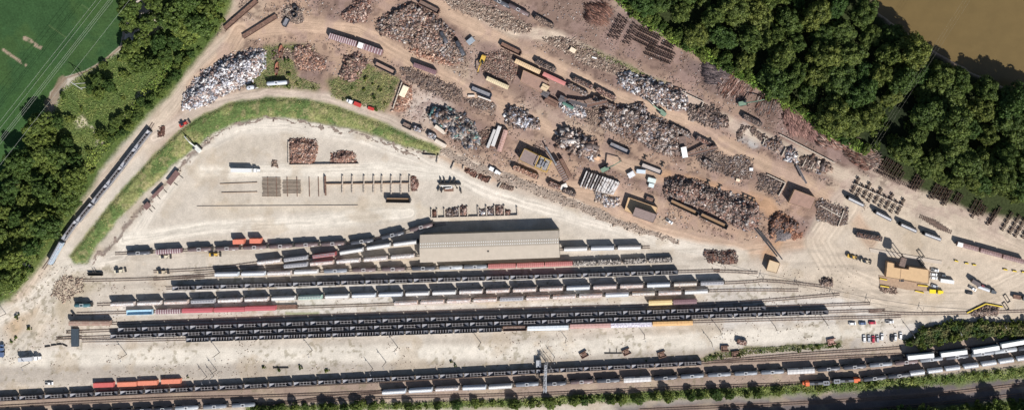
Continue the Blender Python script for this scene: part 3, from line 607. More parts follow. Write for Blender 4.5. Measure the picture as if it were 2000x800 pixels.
# ---------------------------------------------------------------- buildings
def prism_px(pts,h,z0=0.0):
    return [W(p[0],p[1],h) for p in pts]
M_roof=mat('shed_roof_tan',RGB(196,184,168),0.7,0,0.07,0.25,bump=0.0); M_wall=mat('shed_wall_beige',RGB(176,166,146),0.7,0,0.1,0.5)
def shed():
    q=prism_px([(820,512.5),(1093,502.5),(1090.5,450),(820,458.5)],8.2)
    BL,BR,TR,TL=[Vector((*p,0)) for p in q]; H=7.8; t=empty('train_shed',((BL+TR)/2))
    o=(BL+TR)/2; BL,BR,TR,TL=[p-o for p in (BL,BR,TR,TL)]
    b=MB(); b.prism([(p.x*0.995,p.y*0.985) for p in (BL,BR,TR,TL)],0,H-0.05); b.build('wall',M_wall,t)
    ml=(BL+TL)/2; mr=(BR+TR)/2
    b=MB(); b.add([(BL.x,BL.y,H),(BR.x,BR.y,H),(mr.x,mr.y,H+1.5),(ml.x,ml.y,H+1.5),(TR.x,TR.y,H),(TL.x,TL.y,H),(BL.x,BL.y,H-.3),(BR.x,BR.y,H-.3),(TR.x,TR.y,H-.3),(TL.x,TL.y,H-.3)],[(0,1,2,3),(3,2,4,5),(6,7,1,0),(5,4,8,9),(7,8,4,2,1),(6,0,3,5,9)]); r=b.build('roof',M_roof,t)
    b=MB()     # standing seams
    for i in range(94):
        f=(i+0.5)/94; p=BL.lerp(BR,f); c=ml.lerp(mr,f); e=TL.lerp(TR,f)
        b.beam((p.x,p.y,H+0.03),(c.x,c.y,H+1.53),0.12,0.10).beam((c.x,c.y,H+1.53),(e.x,e.y,H+0.03),0.12,0.10)
    b.build('roof_seams',M_roof,r)
    sk=mat('skylight',(0.72,0.72,0.68),0.3,0,0.05,1)
    for row_ in (0.58,0.68):
        b=MB()
        for i in range(62):
            f=(i+0.5)/62; p=BL.lerp(BR,f); e=TL.lerp(TR,f); c=p.lerp(e,row_); z=H+1.5*(1-abs(row_-0.5)*2)+0.09
            b.obox(c.x,c.y,z,0.6,0.65,0.08,math.atan2((BR-BL).y,(BR-BL).x))
        b.build('skylight_row',sk,t)
    b=MB(); c=BL.lerp(BR,0.49); b.obox(c.x,c.y+6,H+0.9,1.1,0.9,0.9); b.build('roof_vent',M_under,t)
    for s,(A,B) in enumerate(((BR,TR),(BL,TL))):
        for k in range(3):
            c=A.lerp(B,(k+0.5)/3); b=MB(); sg=1 if s==0 else -1; b.obox(c.x*0.995+sg*0.06,c.y*0.985,2.9,0.1,4.6,5.8,0); b.build('track_door',M_glass,t)
    tag(t,'long train shed with ribbed tan roof and two rows of skylights','shed')
shed()
def flat_building(name,poly,H,mr,mw,label,cat='building',parapet=True):
    pts=prism_px(poly,H); cx=sum(p[0] for p in pts)/len(pts); cy=sum(p[1] for p in pts)/len(pts); t=empty(name,(cx,cy,0)); L=[(p[0]-cx,p[1]-cy) for p in pts]
    b=MB(); b.prism([(x*0.985,y*0.985) for x,y in L],0,H-0.15); b.build('wall',mw,t)
    b=MB(); b.prism(L,H-0.148,H); b.build('roof',mr,t)
    if parapet:
        b=MB(); n=len(L)
        for i in range(n):
            a=L[i]; c=L[(i+1)%n]; b.beam((a[0]*.985,a[1]*.985,H+0.12),(c[0]*.985,c[1]*.985,H+0.12),0.18,0.23)
        b.build('roof_edge',mw,t)
    a=L[0]; c=L[1]; b=MB(); ang=math.atan2(c[1]-a[1],c[0]-a[0]); mx,my=(a[0]+c[0])/2,(a[1]+c[1])/2
    b.obox(mx*0.985,my*0.985,1.6,2.6,0.25,3.2,ang); b.build('door',M_glass,t)
    tag(t,label,cat); return t
m_rb=mat('roof_brown',RGB(170,138,122),0.8,0,0.15,0.4,0.15,(0.25,0.17,0.14)); m_tan=mat('roof_tan',RGB(216,182,140),0.8,0,0.07,0.5); m_gr=mat('roof_grey',RGB(152,134,128),0.8,0,0.15,0.6)
m_wt=mat('wall_dusty',RGB(190,160,130),0.85,0,0.15,0.6)
flat_building('workshop_building',[(1540,396),(1584,410),(1594,386),(1552,370)],5.5,m_rb,m_wt,'brown flat-roofed building at the junction of two haul roads')
flat_building('scrap_office_building',[(1219,411),(1276,436),(1285,405),(1227,385)],3.2,m_tan,m_wt,'low tan walled building with a grey box on its roof')
def greyb():
    t=flat_building('crusher_hut',[(1235,421),(1276,435),(1283,419),(1241,404.5)],8.5,m_gr,m_gr,'grey box building standing above the low tan walls')
greyb()
flat_building('press_building',[(1016,160),(1058,182),(1072,160),(1022,137)],5,m_rb,m_wt,'brown flat-roofed press building beside the tan and pink boxcars')
flat_building('shredder_building',[(1013,312),(1062,336),(1076,315),(1024,290)],5.5,m_gr,mat('yellow_dusty',RGB(205,170,90),0.8),'grey roofed shredder building with yellow railings and machinery')
tb=flat_building('yard_office_building',[(1730,541),(1814,554),(1815,527),(1776,521),(1775,526),(1746,522),(1746,514),(1733,511)],6.5,m_tan,m_wt,'large tan office building with a hopper tower behind it')
b=MB(); x,y=W(1761,547,6.6); b.obox(x-tb.location.x,y-tb.location.y,6.56,3.2,1.6,0.1); b.build('roof_opening',M_glass,tb)
b=MB(); x,y=W(1759,538,6.6); b.obox(x-tb.location.x,y-tb.location.y,6.62,0.25,9,0.12,math.radians(-5)); b.build('roof_seam',m_wt,tb)
flat_building('small_hut',[(1497,528),(1517,533),(1524,514),(1503,507)],3.8,mat('roof_cream',RGB(220,196,162),0.8,0,0.06,0.5),m_wt,'small cream-roofed hut above the upper coal train','hut')
# concrete pads / weighbridge
def slab(name,poly,h,m,label,cat):
    b=MB(); b.prism([W(*p) for p in poly],-0.1,h); tag(b.build(name,m),label,cat)
m_con=mat('concrete_pale',RGB(206,192,176),0.85,0,0.1,0.7); m_cond=mat('concrete_brown',RGB(178,152,128),0.9,0,0.15,0.7)
slab('weighbridge',[(1698,484),(1700,492),(1838,516),(1840,509)],0.35,m_con,'long pale concrete weighbridge above the tan office building','weighbridge')
slab('concrete_apron',[(1716,537),(1718,553),(1770,565),(1810,568),(1812,556)],0.3,m_cond,'raised concrete apron along the tan office building','apron')
slab('steel_loading_platform',[(141.5,640),(155,640),(155,675),(141.5,675)],1.5,mat('deck_dark',(0.045,0.06,0.075),0.6,0,0.2,0.8),'dark upright rectangular steel platform at the left track ends','platform')
# hopper tower
def tower(px,py,label):
    x,y=W(px,py); t=empty('hopper_tower',(x,y,0),math.radians(-15)); b=MB()
    for sx in (-1.6,1.6):
        for sy in (-2.6,2.6): b.beam((sx,sy,0),(sx,sy,9.5),0.35,0.35)
    b.build('leg',M_rust,t)
    b=MB(); b.add([(-1.9,-2.9,12.5),(1.9,-2.9,12.5),(1.9,2.9,12.5),(-1.9,2.9,12.5),(-0.7,-0.8,8),(0.7,-0.8,8),(0.7,0.8,8),(-0.7,0.8,8),(-1.9,-2.9,10.5),(1.9,-2.9,10.5),(1.9,2.9,10.5),(-1.9,2.9,10.5)],[(0,1,2,3),(7,6,5,4),(8,9,1,0),(9,10,2,1),(10,11,3,2),(11,8,0,3),(4,5,9,8),(5,6,10,9),(6,7,11,10),(7,4,8,11)]); b.build('hopper',M_inner,t)
    b=MB(); b.beam((0,1,10),(-0.5,4.5,6.5),0.8,0.4); b.build('chute',m_wt,t); tag(t,label,'tower')
tower(1755,504,'steel hopper tower with a chute behind the tan office building')
def shred():
    yf=mat('yellow_frame',RGB(214,176,84),0.7,0,0.1,1)
    x,y=W(1064,316); t=empty('shredder_machine',(x,y,0),math.radians(-25)); b=MB(); b.box(-3.4,3.4,-4,3,0,6.6); b.build('housing',mat('machine_grey',(0.30,0.28,0.26),0.7,0.1,0.3,1),t)
    b=MB()
    for (a,c) in [((-4.2,-4.6,7.3),(4.2,-4.6,7.3)),((-4.2,3.4,7.3),(4.2,3.4,7.3)),((-4.2,-4.6,7.3),(-4.2,3.4,7.3)),((4.2,-4.6,7.3),(4.2,3.4,7.3)),((0,-4.6,7.2),(0,3.4,7.2)),((-4.2,-4.6,0),(-4.2,-4.6,7.2)),((4.2,-4.6,0),(4.2,-4.6,7.2)),((-4.2,3.4,0),(-4.2,3.4,7.2)),((4.2,3.4,0),(4.2,3.4,7.2))]: b.beam(a,c,0.4,0.3)
    b.build('frame',yf,t); b=MB()
    for i in range(3): b.box(-2.6+i*1.9,-1.4+i*1.9,-2.6,1.2,6.602,7.4+0.4*i)
    b.build('motor',M_slope,t); tag(t,'shredder machine in a yellow frame beside the grey roof','machine')
    x,y=W(1098,333); t=empty('scrap_shear',(x,y,0),math.radians(-62)); b=MB(); b.box(-7.5,7,-1.9,1.9,2.4,5.6).box(-7.5,6,2.3,4.4,1.2,3.9); b.build('chute_box',M_rust,t)
    b=MB()
    for i in range(9): b.box(-6.9+i*1.6,-6.6+i*1.6,-1.8,1.8,5.602,5.8)
    b.build('roof_rib',M_brace,t); b=MB()
    for sx in (-6,5): b.box(sx-.4,sx+.4,-1.6,1.6,0,2.4)
    b.build('leg',M_under,t); tag(t,'tall rusty shear with ribbed roof right of the shredder','machine')
shred()
# press machinery beside the brown building
def clutter(px,py,ang,seed,label,dims,mats):
    r=random.Random(seed); x,y=W(px,py); t=empty('baler_machine',(x,y,0),math.radians(ang)); n=0
    for (cx,cy,lx,ly,h) in dims:
        b=MB(); b.box(cx-lx/2,cx+lx/2,cy-ly/2,cy+ly/2,0,h); 
        if lx>3: b.box(cx-lx/2+0.4,cx+lx/2-0.4,cy-0.3,cy+0.3,h+0.002,h+0.4)
        b.build(['housing','ram_box','hydraulic_unit','hopper_box','conveyor'][n%5],mats[n%len(mats)],t); n+=1
    tag(t,label,'machine')
mg=mat('machine_dark',(0.12,0.11,0.115),0.6,0.2,0.3,1.0,0.2); mgn=mat('machine_green',(0.10,0.20,0.16),0.6,0,0.2,1)
clutter(1066,182,-28,1,'dark baler machine with cream hopper right of the press building',[(0,0,5,4,5),(6,-3,9,4.4,3.2),(12,2,5,4,3.4),(-2,3.5,4.4,4.0,6.4),(17,0,8,1.8,3.6)],[mg,M_rust,mg,mat('roof_cream',(1,1,1)),mgn])
def conveyor(a,b_,h0,h1,wd,label,m=M_rust,name='conveyor'):
    A=Vector((*W(*a,h0),h0)); B=Vector((*W(*b_,h1),h1)); o=Vector((A.x,A.y,0)); t=empty(name,o); b=MB(); b.beam(A-o,B-o,wd,0.5); b.build('belt_frame',m,t)
    b=MB(); d=(B-A).normalized(); u=Vector((-d.y,d.x,0)).normalized()*wd/2
    for s in (-1,1): b.beam(A-o+u*s+Vector((0,0,.4)),B-o+u*s+Vector((0,0,.4)),0.14,0.14)
    b.build('handrail',M_brace,t)
    n=max(2,int((B-A).length/9)); 
    for i in range(1,n+1):
        p=A.lerp(B,i/n-0.02)-o
        if p.z>1: b=MB(); b.beam((p.x,p.y,0),(p.x,p.y,p.z-0.3),0.3,0.3); b.build('leg',M_under,t)
    tag(t,label,'conveyor')
conveyor((1147,207),(1186,198),5,6,2.2,'rust-red conveyor bridging towards the two scrap gondolas')
conveyor((1112,197),(1147,207),3,5,2.0,'grey conveyor leading from the baler machine',mg)
conveyor((1330,307),(1402,288),1.5,6,1.6,'dark conveyor under the white sorting platform')
conveyor((1556,322),(1575,358),3,5,1.2,'dark conveyor at the right end of the white slab bays',mg)
conveyor((1474,445),(1518,500),1.2,9,0.9,'long thin conveyor from the great heap toward the cream hut',M_under)
conveyor((1481,447),(1528,506),1.2,9,0.7,'thin twin conveyor right beside the long thin conveyor',M_under)
conveyor((1066,287),(1086,321),4,12,0.9,'white lattice boom leaning over the shredder machine',mat('boom_white',(0.62,0.6,0.58),0.5),'crane_boom')
# white sorting platform
x,y=W(1336,293,5); t=empty('sorting_platform',(x,y,0),math.radians(10)); b=MB(); b.box(-1.8,1.8,-5,2,4.8,5); b.build('deck',M_white,t); b=MB()
for sx in (-1.5,1.5):
    for sy in (-4.5,1.5): b.box(sx-.2,sx+.2,sy-.2,sy+.2,0,4.8)
b.build('leg',M_under,t); b=MB(); b.box(-2.4,2.4,2.1,9,0,2.6).box(-6,-2.5,-3,-0.8,0,3); b.build('bin',M_inner,t); tag(t,'bright white sorting platform on legs among dark bins','platform')
# gantry over the main line
def gantry():
    mst=mat('galvanised',(0.42,0.43,0.45),0.5,0.3,0.15,1); A=W(1066,712,8); B=W(1064,765,8); o=Vector((A[0],A[1],0)); t=empty('signal_gantry',o); dx,dy=B[0]-A[0],B[1]-A[1]
    for (ex,ey) in ((0,0),(dx,dy)):
        b=MB()
        for q in (-0.8,0.8):
            for r in (-0.5,0.5): b.beam((ex+q,ey+r,0),(ex+q,ey+r,8.2),0.22,0.22)
        for k in range(5): b.beam((ex-.8,ey-.5,0.5+k*1.5),(ex+.8,ey+.5,2+k*1.5),0.14,0.14)
        b.build('tower_leg',mst,t)
    b=MB()
    for q in (-0.8,0.8):
        for z in (7.6,8.6): b.beam((q,0,z),(dx+q,dy,z),0.18,0.18)
    n=11
    for k in range(n):
        f0=k/n; f1=(k+1)/n; s=1 if k%2 else -1
        b.beam((dx*f0+.8*s,dy*f0,8.6),(dx*f1-.8*s,dy*f1,8.6),0.16,0.12); b.beam((dx*f0-.8,dy*f0,8.6),(dx*f0+.8,dy*f0,8.6),0.16,0.12)
    b.box(-0.55,0.55,dy,0,7.9,7.96); b.build('truss',mst,t)
    for f in (0.45,0.62,0.8):
        b=MB(); b.box(dx*f-1.6,dx*f-0.9,dy*f-0.4,dy*f+0.4,6.9,9.3); b.build('signal_head',M_under,t)
    tag(t,'galvanised signal gantry spanning the main line tracks','gantry')
    x,y=W(1053,707); t=empty('equipment_cabin',(x,y,0)); b=MB(); b.box(-1.5,1.5,-2.1,2.1,0,2.9); b.build('body',mst,t); b=MB(); b.box(-1.65,1.65,-2.25,2.25,2.902,3.05); b.build('roof',mst,t); b=MB(); b.box(-0.5,0.5,-2.16,-2.103,0.1,2.2); b.build('door',M_under,t); tag(t,'small grey equipment cabin beside the signal gantry','cabin')
gantry()
# ---------------------------------------------------------------- poles
m_pole=mat('pole_wood',(0.10,0.075,0.06),0.8,0,0.2,1)
def pole(px,py,h,label,arm=True,rz=0.3):
    x,y=W(px,py); t=empty('utility_pole',(x,y,0),rz); b=MB(); b.bar((0,0,-0.3),(0,0,h),0.22,8,0.14); b.build('shaft',m_pole,t)
    if arm: b=MB(); b.beam((-1.1,0,h-0.6),(1.1,0,h-0.6),0.2,0.2); b.build('crossarm',m_pole,t)
    b=MB(); b.beam((0,0,h-1.0),(0.2,-1.7,h-0.7),0.14,0.14); b.box(0.0,0.45,-2.3,-1.6,h-0.8,h-0.62); b.build('lamp_arm',M_slope,t)
    tag(t,label,'pole','poles between the yard and the haul road')
PP=[(247.5,691),(429,687.5),(610,683),(776.7,676.7),(939,668),(1106,660),(1259,653),(1407,645),(1514,637),(1612,627)]
for i,p in enumerate(PP): pole(p[0],p[1],10.2,f'dark wooden pole, {ordn(i+1)} from left along the ribbed hoppers and haul road')
for i,p in enumerate([(404,735),(418,733),(423,722),(728,719),(754,706),(1068,708),(1077,705),(1083,696),(1390,668),(1778,646),(1868,640),(1955,628),(308-250,718-10),(12,612)]):
    pole(p[0],p[1],9.0 if i%2 else 10,f'plain dark pole, {ordn(i+1)} of the scattered poles counted from left' if 0 else ['short pole near the four orange containers','middle pole of three right of the orange containers','tall pole of three right of the orange containers','left pole above the main line left of the shed end','pole beside a dug pit above the main line','left of three poles beside the signal gantry','middle of three poles beside the signal gantry','right of three poles beside the signal gantry','pole on a rubble spot above the last main line hoppers','pole at the left end of the dark hedge','pole at the top of the dark hedge','pole just right of the walled brown heap','pole beside the parked grey semi-trailer at left','pole at the left edge by the dirt mound'][i],False)
XP=[(1416,521),(1490,541),(1558,555),(1627,572),(1697,588),(1800,604)]
for i,p in enumerate(XP):
    x,y=W(*p); t=empty('wire_post',(x,y,0),math.radians(-15)); b=MB(); b.bar((0,0,0),(0,0,3.2),0.14,6); b.build('shaft',m_pole,t); b=MB(); b.beam((0,-2.4,3.1),(0,2.4,3.1),0.18,0.18); b.build('crossarm',m_pole,t); tag(t,f'low wire post with crossarm, {ordn(i+1)} from left above the yard throat','post','wire posts')
def wire(a,c,r,label,m,sag=2.0,group=None):
    a=Vector(a); c=Vector(c); b=MB(); n=12; prev=a
    for i in range(1,n+1):
        f=i/n; p=a.lerp(c,f); p.z-=sag*4*f*(1-f); b.bar(prev,p,r,4); prev=p
    tag(b.build('power_line',m),label,'wire',group)
mw_=mat('wire_dark',(0.05,0.045,0.04),0.6); mwl=mat('wire_bright',(0.42,0.44,0.38),0.5,0.3,0.05,1)
fx=[(1390,512)]+XP+[(1900,612)]
for i in range(len(fx)-1):
    a=W(*fx[i]); c=W(*fx[i+1]); wire((*a,3.3),(*c,3.3),0.09,f'dark wire span, {ordn(i+1)} from left along the low wire posts',mw_,0.2,'low wire spans')
# high voltage lines over the field (bundle of parallel lines)
for i,(x0,y0,x1,y1) in enumerate([(202,-6,40,200),(217,-6,55,200),(221,-6,59,200),(226,-6,64,200),(246,-6,78,205),(258,-6,96,200),(193,-6,20,212)]):
    k=3.2; ex,ey=x0-(x0-x1)*k,y0-(y0-y1)*k; sx,sy=x0+(x0-x1)*0.6,y0+(y0-y1)*0.6
    if i==4: continue
    a=W(sx,sy,24); c=W(ex,ey,24); wire((*a,24),(*c,24),0.055,'thin bright power line crossing the green field diagonally',mwl,0.0,'power lines over the field')
for i,d in enumerate([0,6,13]):
    a=W(1895+d,-20,26); c=W(1690+d,300,26); wire((*a,26),(*c,26),0.03,'thin power line crossing above the river and forest gap',mat('wire_dull',(0.22,0.21,0.16),0.6),0.0,'power lines over the river')
x,y=W(173,166); t=empty('transmission_pole',(x,y,0),math.radians(-32)); b=MB()
for s in (-2.5,2.5): b.bar((s,0,0),(s,0,15),0.25,8)
b.build('shaft',mat('pole_grey',(0.45,0.44,0.42),0.8),t); b=MB(); b.beam((-4.5,0,14.4),(4.5,0,14.4),0.35,0.35); b.build('crossarm',mat('pole_grey',(1,1,1)),t); tag(t,'two-legged transmission pole with pale crossarm in the left meadow','pole')
# ---------------------------------------------------------------- heaps
m_scrap=mat('scrap_mixed',(1,1,1),0.6,0.15,0.25,1.5,attr=True,spec=0.3)
m_mound=mat('scrap_mound',(1,1,1),0.9,0,0.3,1.2,attr=True,bump=0.15)
def pal(*cs): return [np.array(RGB(*(0.76*a+0.24*b_ for a,b_ in zip(c,(152,128,114))))) for c in cs]
P_WHITE=[np.array(RGB(*c)) for c in ((225,222,222),(205,205,212),(170,172,182),(120,116,120),(180,160,150),(235,232,228),(176,150,140),(90,82,84))]
P_RED=pal((150,112,100),(176,138,122),(120,88,80),(196,164,150),(92,74,70),(210,190,178),(140,96,80),(110,96,94))
P_DARK=pal((104,92,88),(128,112,104),(84,76,76),(150,132,120),(176,164,154),(70,62,62),(120,96,84),(98,92,96))
P_BRN=pal((150,128,114),(128,108,98),(104,88,82),(172,148,130),(190,170,150),(90,74,68))
P_TEAL=pal((220,218,216),(110,112,118),(84,78,78),(104,158,156),(190,186,180),(150,120,104),(92,104,122),(170,160,150),(96,84,80))
P_BRICK=pal((196,150,124),(214,172,146),(170,120,98),(226,200,180),(150,110,96))
P_ROCK=pal((222,206,188),(200,184,166),(182,160,142),(230,216,200),(170,150,134))
P_MIX=pal((140,112,98),(118,94,84),(150,134,124),(110,98,94),(200,192,186),(84,76,76),(172,150,134),(226,222,218),(128,104,90),(140,138,146))
P_ORG=pal((150,100,76),(120,84,70),(96,78,74),(176,124,92),(84,72,72),(110,98,96))
P_BRUST=pal((110,70,58),(128,84,70),(92,62,54),(140,100,84),(78,58,54))
def heap(poly,H,palette,n,size,label,name='scrap_heap',elong=2.2,cat='scrap heap',edge=9,flat=0.5,warp=1.0,angs=None,mcol=None,kind=None):
    H=H*0.55; xs=[p[0] for p in poly]; ys=[p[1] for p in poly]; st=1.6
    X,Y=np.meshgrid(np.arange(min(xs)-5,max(xs)+5,st),np.arange(min(ys)-5,max(ys)+5,st)); sdn=abs(hash(label))%97 if 0 else sum(map(ord,label))%97
    def hf(a,b_):
        d=sdf(a+(fbm(a,b_,12,sdn)-.5)*15*warp,b_+(fbm(a,b_,12,sdn+5)-.5)*15*warp,poly); return d,np.where(d>0,H*smooth(d/edge)*(0.35+1.1*fbm(a,b_,16,sdn+9,3)),0)
    D,Hh=hf(X,Y); cx,cy=(sum(xs)/len(xs)-1000)*S,(400-sum(ys)/len(ys))*S
    ny_,nx_=X.shape; ii=np.arange(X.size).reshape(X.shape); q=np.stack([ii[1:,:-1],ii[1:,1:],ii[:-1,1:],ii[:-1,:-1]],-1).reshape(-1,4)
    ok=(D>-0.5).ravel(); q=q[ok[q].all(1)]
    V=np.stack([(X-1000)*S-cx,(400-Y)*S-cy,Hh-0.05*(D<=0)],-1).reshape(-1,3); u,inv=np.unique(q,return_inverse=True); V=V[u]; F=inv.reshape(-1,4)
    base=np.mean(palette,axis=0)*0.75 if mcol is None else np.array(mcol); ccol=base*(0.8+0.4*rng.random((len(V),1)))
    o=np_obj(name,V,F,m_mound,None,ccol); o.location=(cx,cy,0)
    n=int(n*1.9); r=np.random.default_rng(sdn+3); px=r.uniform(min(xs),max(xs),n*3); py=r.uniform(min(ys),max(ys),n*3); d,hh=hf(px,py); k=np.where(d>0.5-(5.5*r.random(len(d))**3)*warp)[0][:n]
    px,py,hh=px[k],py[k],hh[k]; m_=len(k); pi=r.integers(0,len(palette),m_)
    zone=fbm(px,py,14,sdn+20,2); pi=np.where(r.random(m_)<0.5,(zone*len(palette)*1.6).astype(int)%len(palette),pi)
    cc=np.array(palette)[pi]*(0.7+0.6*r.random((m_,1)))
    s0=0.68*r.uniform(size[0],size[1],m_)*(0.55+0.5*r.random(m_)+1.3*r.random(m_)**6); sz=np.stack([s0*r.uniform(1,elong,m_),s0*r.uniform(0.5,1,m_),s0*r.uniform(0.12,flat,m_)],1)
    rz=r.uniform(0,6.28,m_) if angs is None else np.radians(angs)+r.normal(0,0.12,m_)
    Vb,Fb,Cb=nboxes(np.stack([(px-1000)*S-cx,(400-py)*S-cy,hh+0.1+0.1*s0],1),sz,r.normal(0,0.36,m_),r.normal(0,0.36,m_),rz,cc)
    p=np_obj('scrap_pieces' if name=='scrap_heap' else 'pieces',Vb,Fb,m_scrap,o,Cb); p['kind']='stuff'
    tag(o,label,cat,None,kind); return o
heap([(357,215),(362,180),(388,150),(430,118),(475,100),(520,95),(520,125),(492,160),(440,185),(395,205)],6,P_WHITE,3600,(0.6,1.4),'large heap of white and grey sheet scrap beside the left haul road',edge=22)
heap([(735,40),(775,18),(800,6),(840,25),(880,60),(905,95),(900,125),(870,115),(830,90),(790,80),(745,65)],3.8,P_RED+P_MIX+P_BRN,3800,(0.6,1.5),'wide reddish scrap heap at the top centre left')
heap([(812,95),(880,120),(895,118),(880,128),(830,112),(790,92)],2,P_BRICK,500,(0.5,1.2),'strip of orange rubble along the lower side of the reddish heap')
heap([(666,25),(720,-12),(724,18),(712,45),(680,40)],2.5,P_RED,700,(0.5,1.3),'small rusty heap cut by the top edge')
heap([(575,92),(600,86),(622,110),(636,135),(590,138),(576,122)],2.5,P_BRICK+P_RED,1200,(0.5,1.1),'low red-brown rubble heap beside the green island')
heap([(664,150),(674,112),(700,104),(720,120),(705,140),(690,160)],3.5,P_RED+P_BRN,900,(0.5,1.4),'round rusty heap with a white-topped edge by the striped boxcar')
heap([(764,218),(786,162),(800,170),(805,195),(790,215)],2.0,P_BRICK,900,(0.4,0.9),'orange brick heap leaning on a thin concrete wall')
heap([(838,215),(868,208),(900,225),(930,250),(938,275),(918,290),(895,272),(862,248),(842,235)],6,P_TEAL,1900,(0.7,2.4),'heap of white and teal car shells and sheet metal',edge=14)
heap([(986,212),(1010,210),(1054,238),(1050,252),(1020,248),(988,238)],4,P_WHITE+P_DARK,1000,(0.6,1.8),'small white and dark heap left of the central haul road')
heap([(1090,258),(1110,252),(1165,285),(1164,310),(1125,298),(1092,280)],5,P_DARK+P_MIX,900,(0.7,2.6),'heap of long dark beams between two haul roads',elong=4)
heap([(1165,215),(1200,203),(1240,210),(1290,235),(1325,255),(1332,300),(1320,306),(1270,285),(1215,262),(1172,245)],5.5,P_MIX,4200,(0.6,1.5),'wide mixed grey scrap heap in the middle of the yard')
heap([(1232,203),(1250,200),(1265,212),(1255,222),(1236,215)],3.5,P_DARK+P_WHITE,300,(0.7,1.6),'small dark heap at the tip of the green crane boom')
heap([(1205,145),(1222,140),(1270,155),(1330,178),(1345,210),(1325,215),(1290,205),(1245,182),(1210,165)],5,P_WHITE+P_MIX,3200,(0.6,1.8),'long bright heap of crushed white appliances')
heap([(1090,196),(1130,200),(1145,222),(1140,232),(1100,215)],2,P_WHITE,500,(0.4,1.2),'low pale rubble under the baler conveyor')
heap([(1340,205),(1380,205),(1420,228),(1422,245),(1395,250),(1350,230)],2.2,P_DARK,900,(0.5,1.4),'low dark heap at the road junction below the loader')
heap([(1298,352),(1325,343),(1370,358),(1420,378),(1482,402),(1480,440),(1455,449),(1425,432),(1370,402),(1300,382)],7.5,P_MIX+P_DARK+P_RED,6500,(0.5,1.4),'great dark oblong scrap heap above the two long gondolas',edge=14)
heap([(1503,425),(1518,412),(1545,425),(1560,445),(1545,455),(1522,440),(1512,465),(1503,450)],4.5,P_ORG,700,(0.5,1.3),'dark rust heap wrapped around a pit of orange dust')
heap([(1512,470),(1520,448),(1545,450),(1555,462),(1530,474)],1.5,pal((150,146,150),(130,126,130)),60,(0.3,0.6),'smooth grey powder heap inside the rust heap','powder_heap',cat='powder heap')
heap([(1566,452),(1562,450),(1545,460),(1550,470),(1566,465)],0.9,pal((196,140,112),(176,118,92)),80,(0.3,0.9),'orange swarf patch next to the grey powder','swarf_heap',cat='powder heap')
heap([(565,275),(580,270),(615,276),(622,288),(610,320),(566,320)],4,P_RED+P_BRICK,1900,(0.4,0.9),'larger of two rusty heaps in the walled pale bay')
heap([(645,312),(650,300),(668,294),(690,300),(697,318),(646,319)],4.5,P_RED+P_BRICK,1000,(0.4,0.9),'smaller domed rusty heap in the walled pale bay',edge=16)
heap([(1375,492),(1395,487),(1430,493),(1441,505),(1428,515),(1385,508)],3,P_BRUST+P_DARK,1300,(0.5,1.0),'oval heap of dark car wheels above the coal train',elong=1.4)
heap([(1600,549),(1610,541),(1625,546),(1626,556),(1606,558)],2.2,P_BRN+P_DARK,350,(0.5,1.2),'small brown heap on gravel right of the cream hut')
heap([(1718,558),(1752,562),(1750,572),(1725,570)],1.2,P_BRN,300,(0.4,1.1),'low brown debris heap below the yellow kerb')
heap([(1894,612),(1906,603),(1926,594),(1950,600),(1944,614),(1915,618)],2.6,P_BRN+P_DARK,900,(0.5,1.1),'brown heap enclosed by a yellow-topped wall')
heap([(803,345),(812,344),(817,356),(815,368),(806,372),(803,360)],2,P_BRUST+P_RED,350,(0.4,1.0),'rust-brown heap at the right end of the comb-shaped bays')
heap([(530,316),(540,312),(543,322),(534,326)],1.2,P_BRN,80,(0.4,1.0),'tiny round brown pile above the track panels')
heap([(308,262),(314,248),(322,246),(322,256),(315,268)],1.4,P_BRUST,160,(0.4,1.0),'rusty pile standing alone beside the curved road')
heap([(1450,243),(1442,258),(1440,270),(1446,268),(1450,256),(1458,246),(1472,252),(1500,270),(1494,274),(1470,260)],2,P_BRN+P_DARK,600,(0.4,1.0),'curved rubble rim around the pale crushed stone pit')
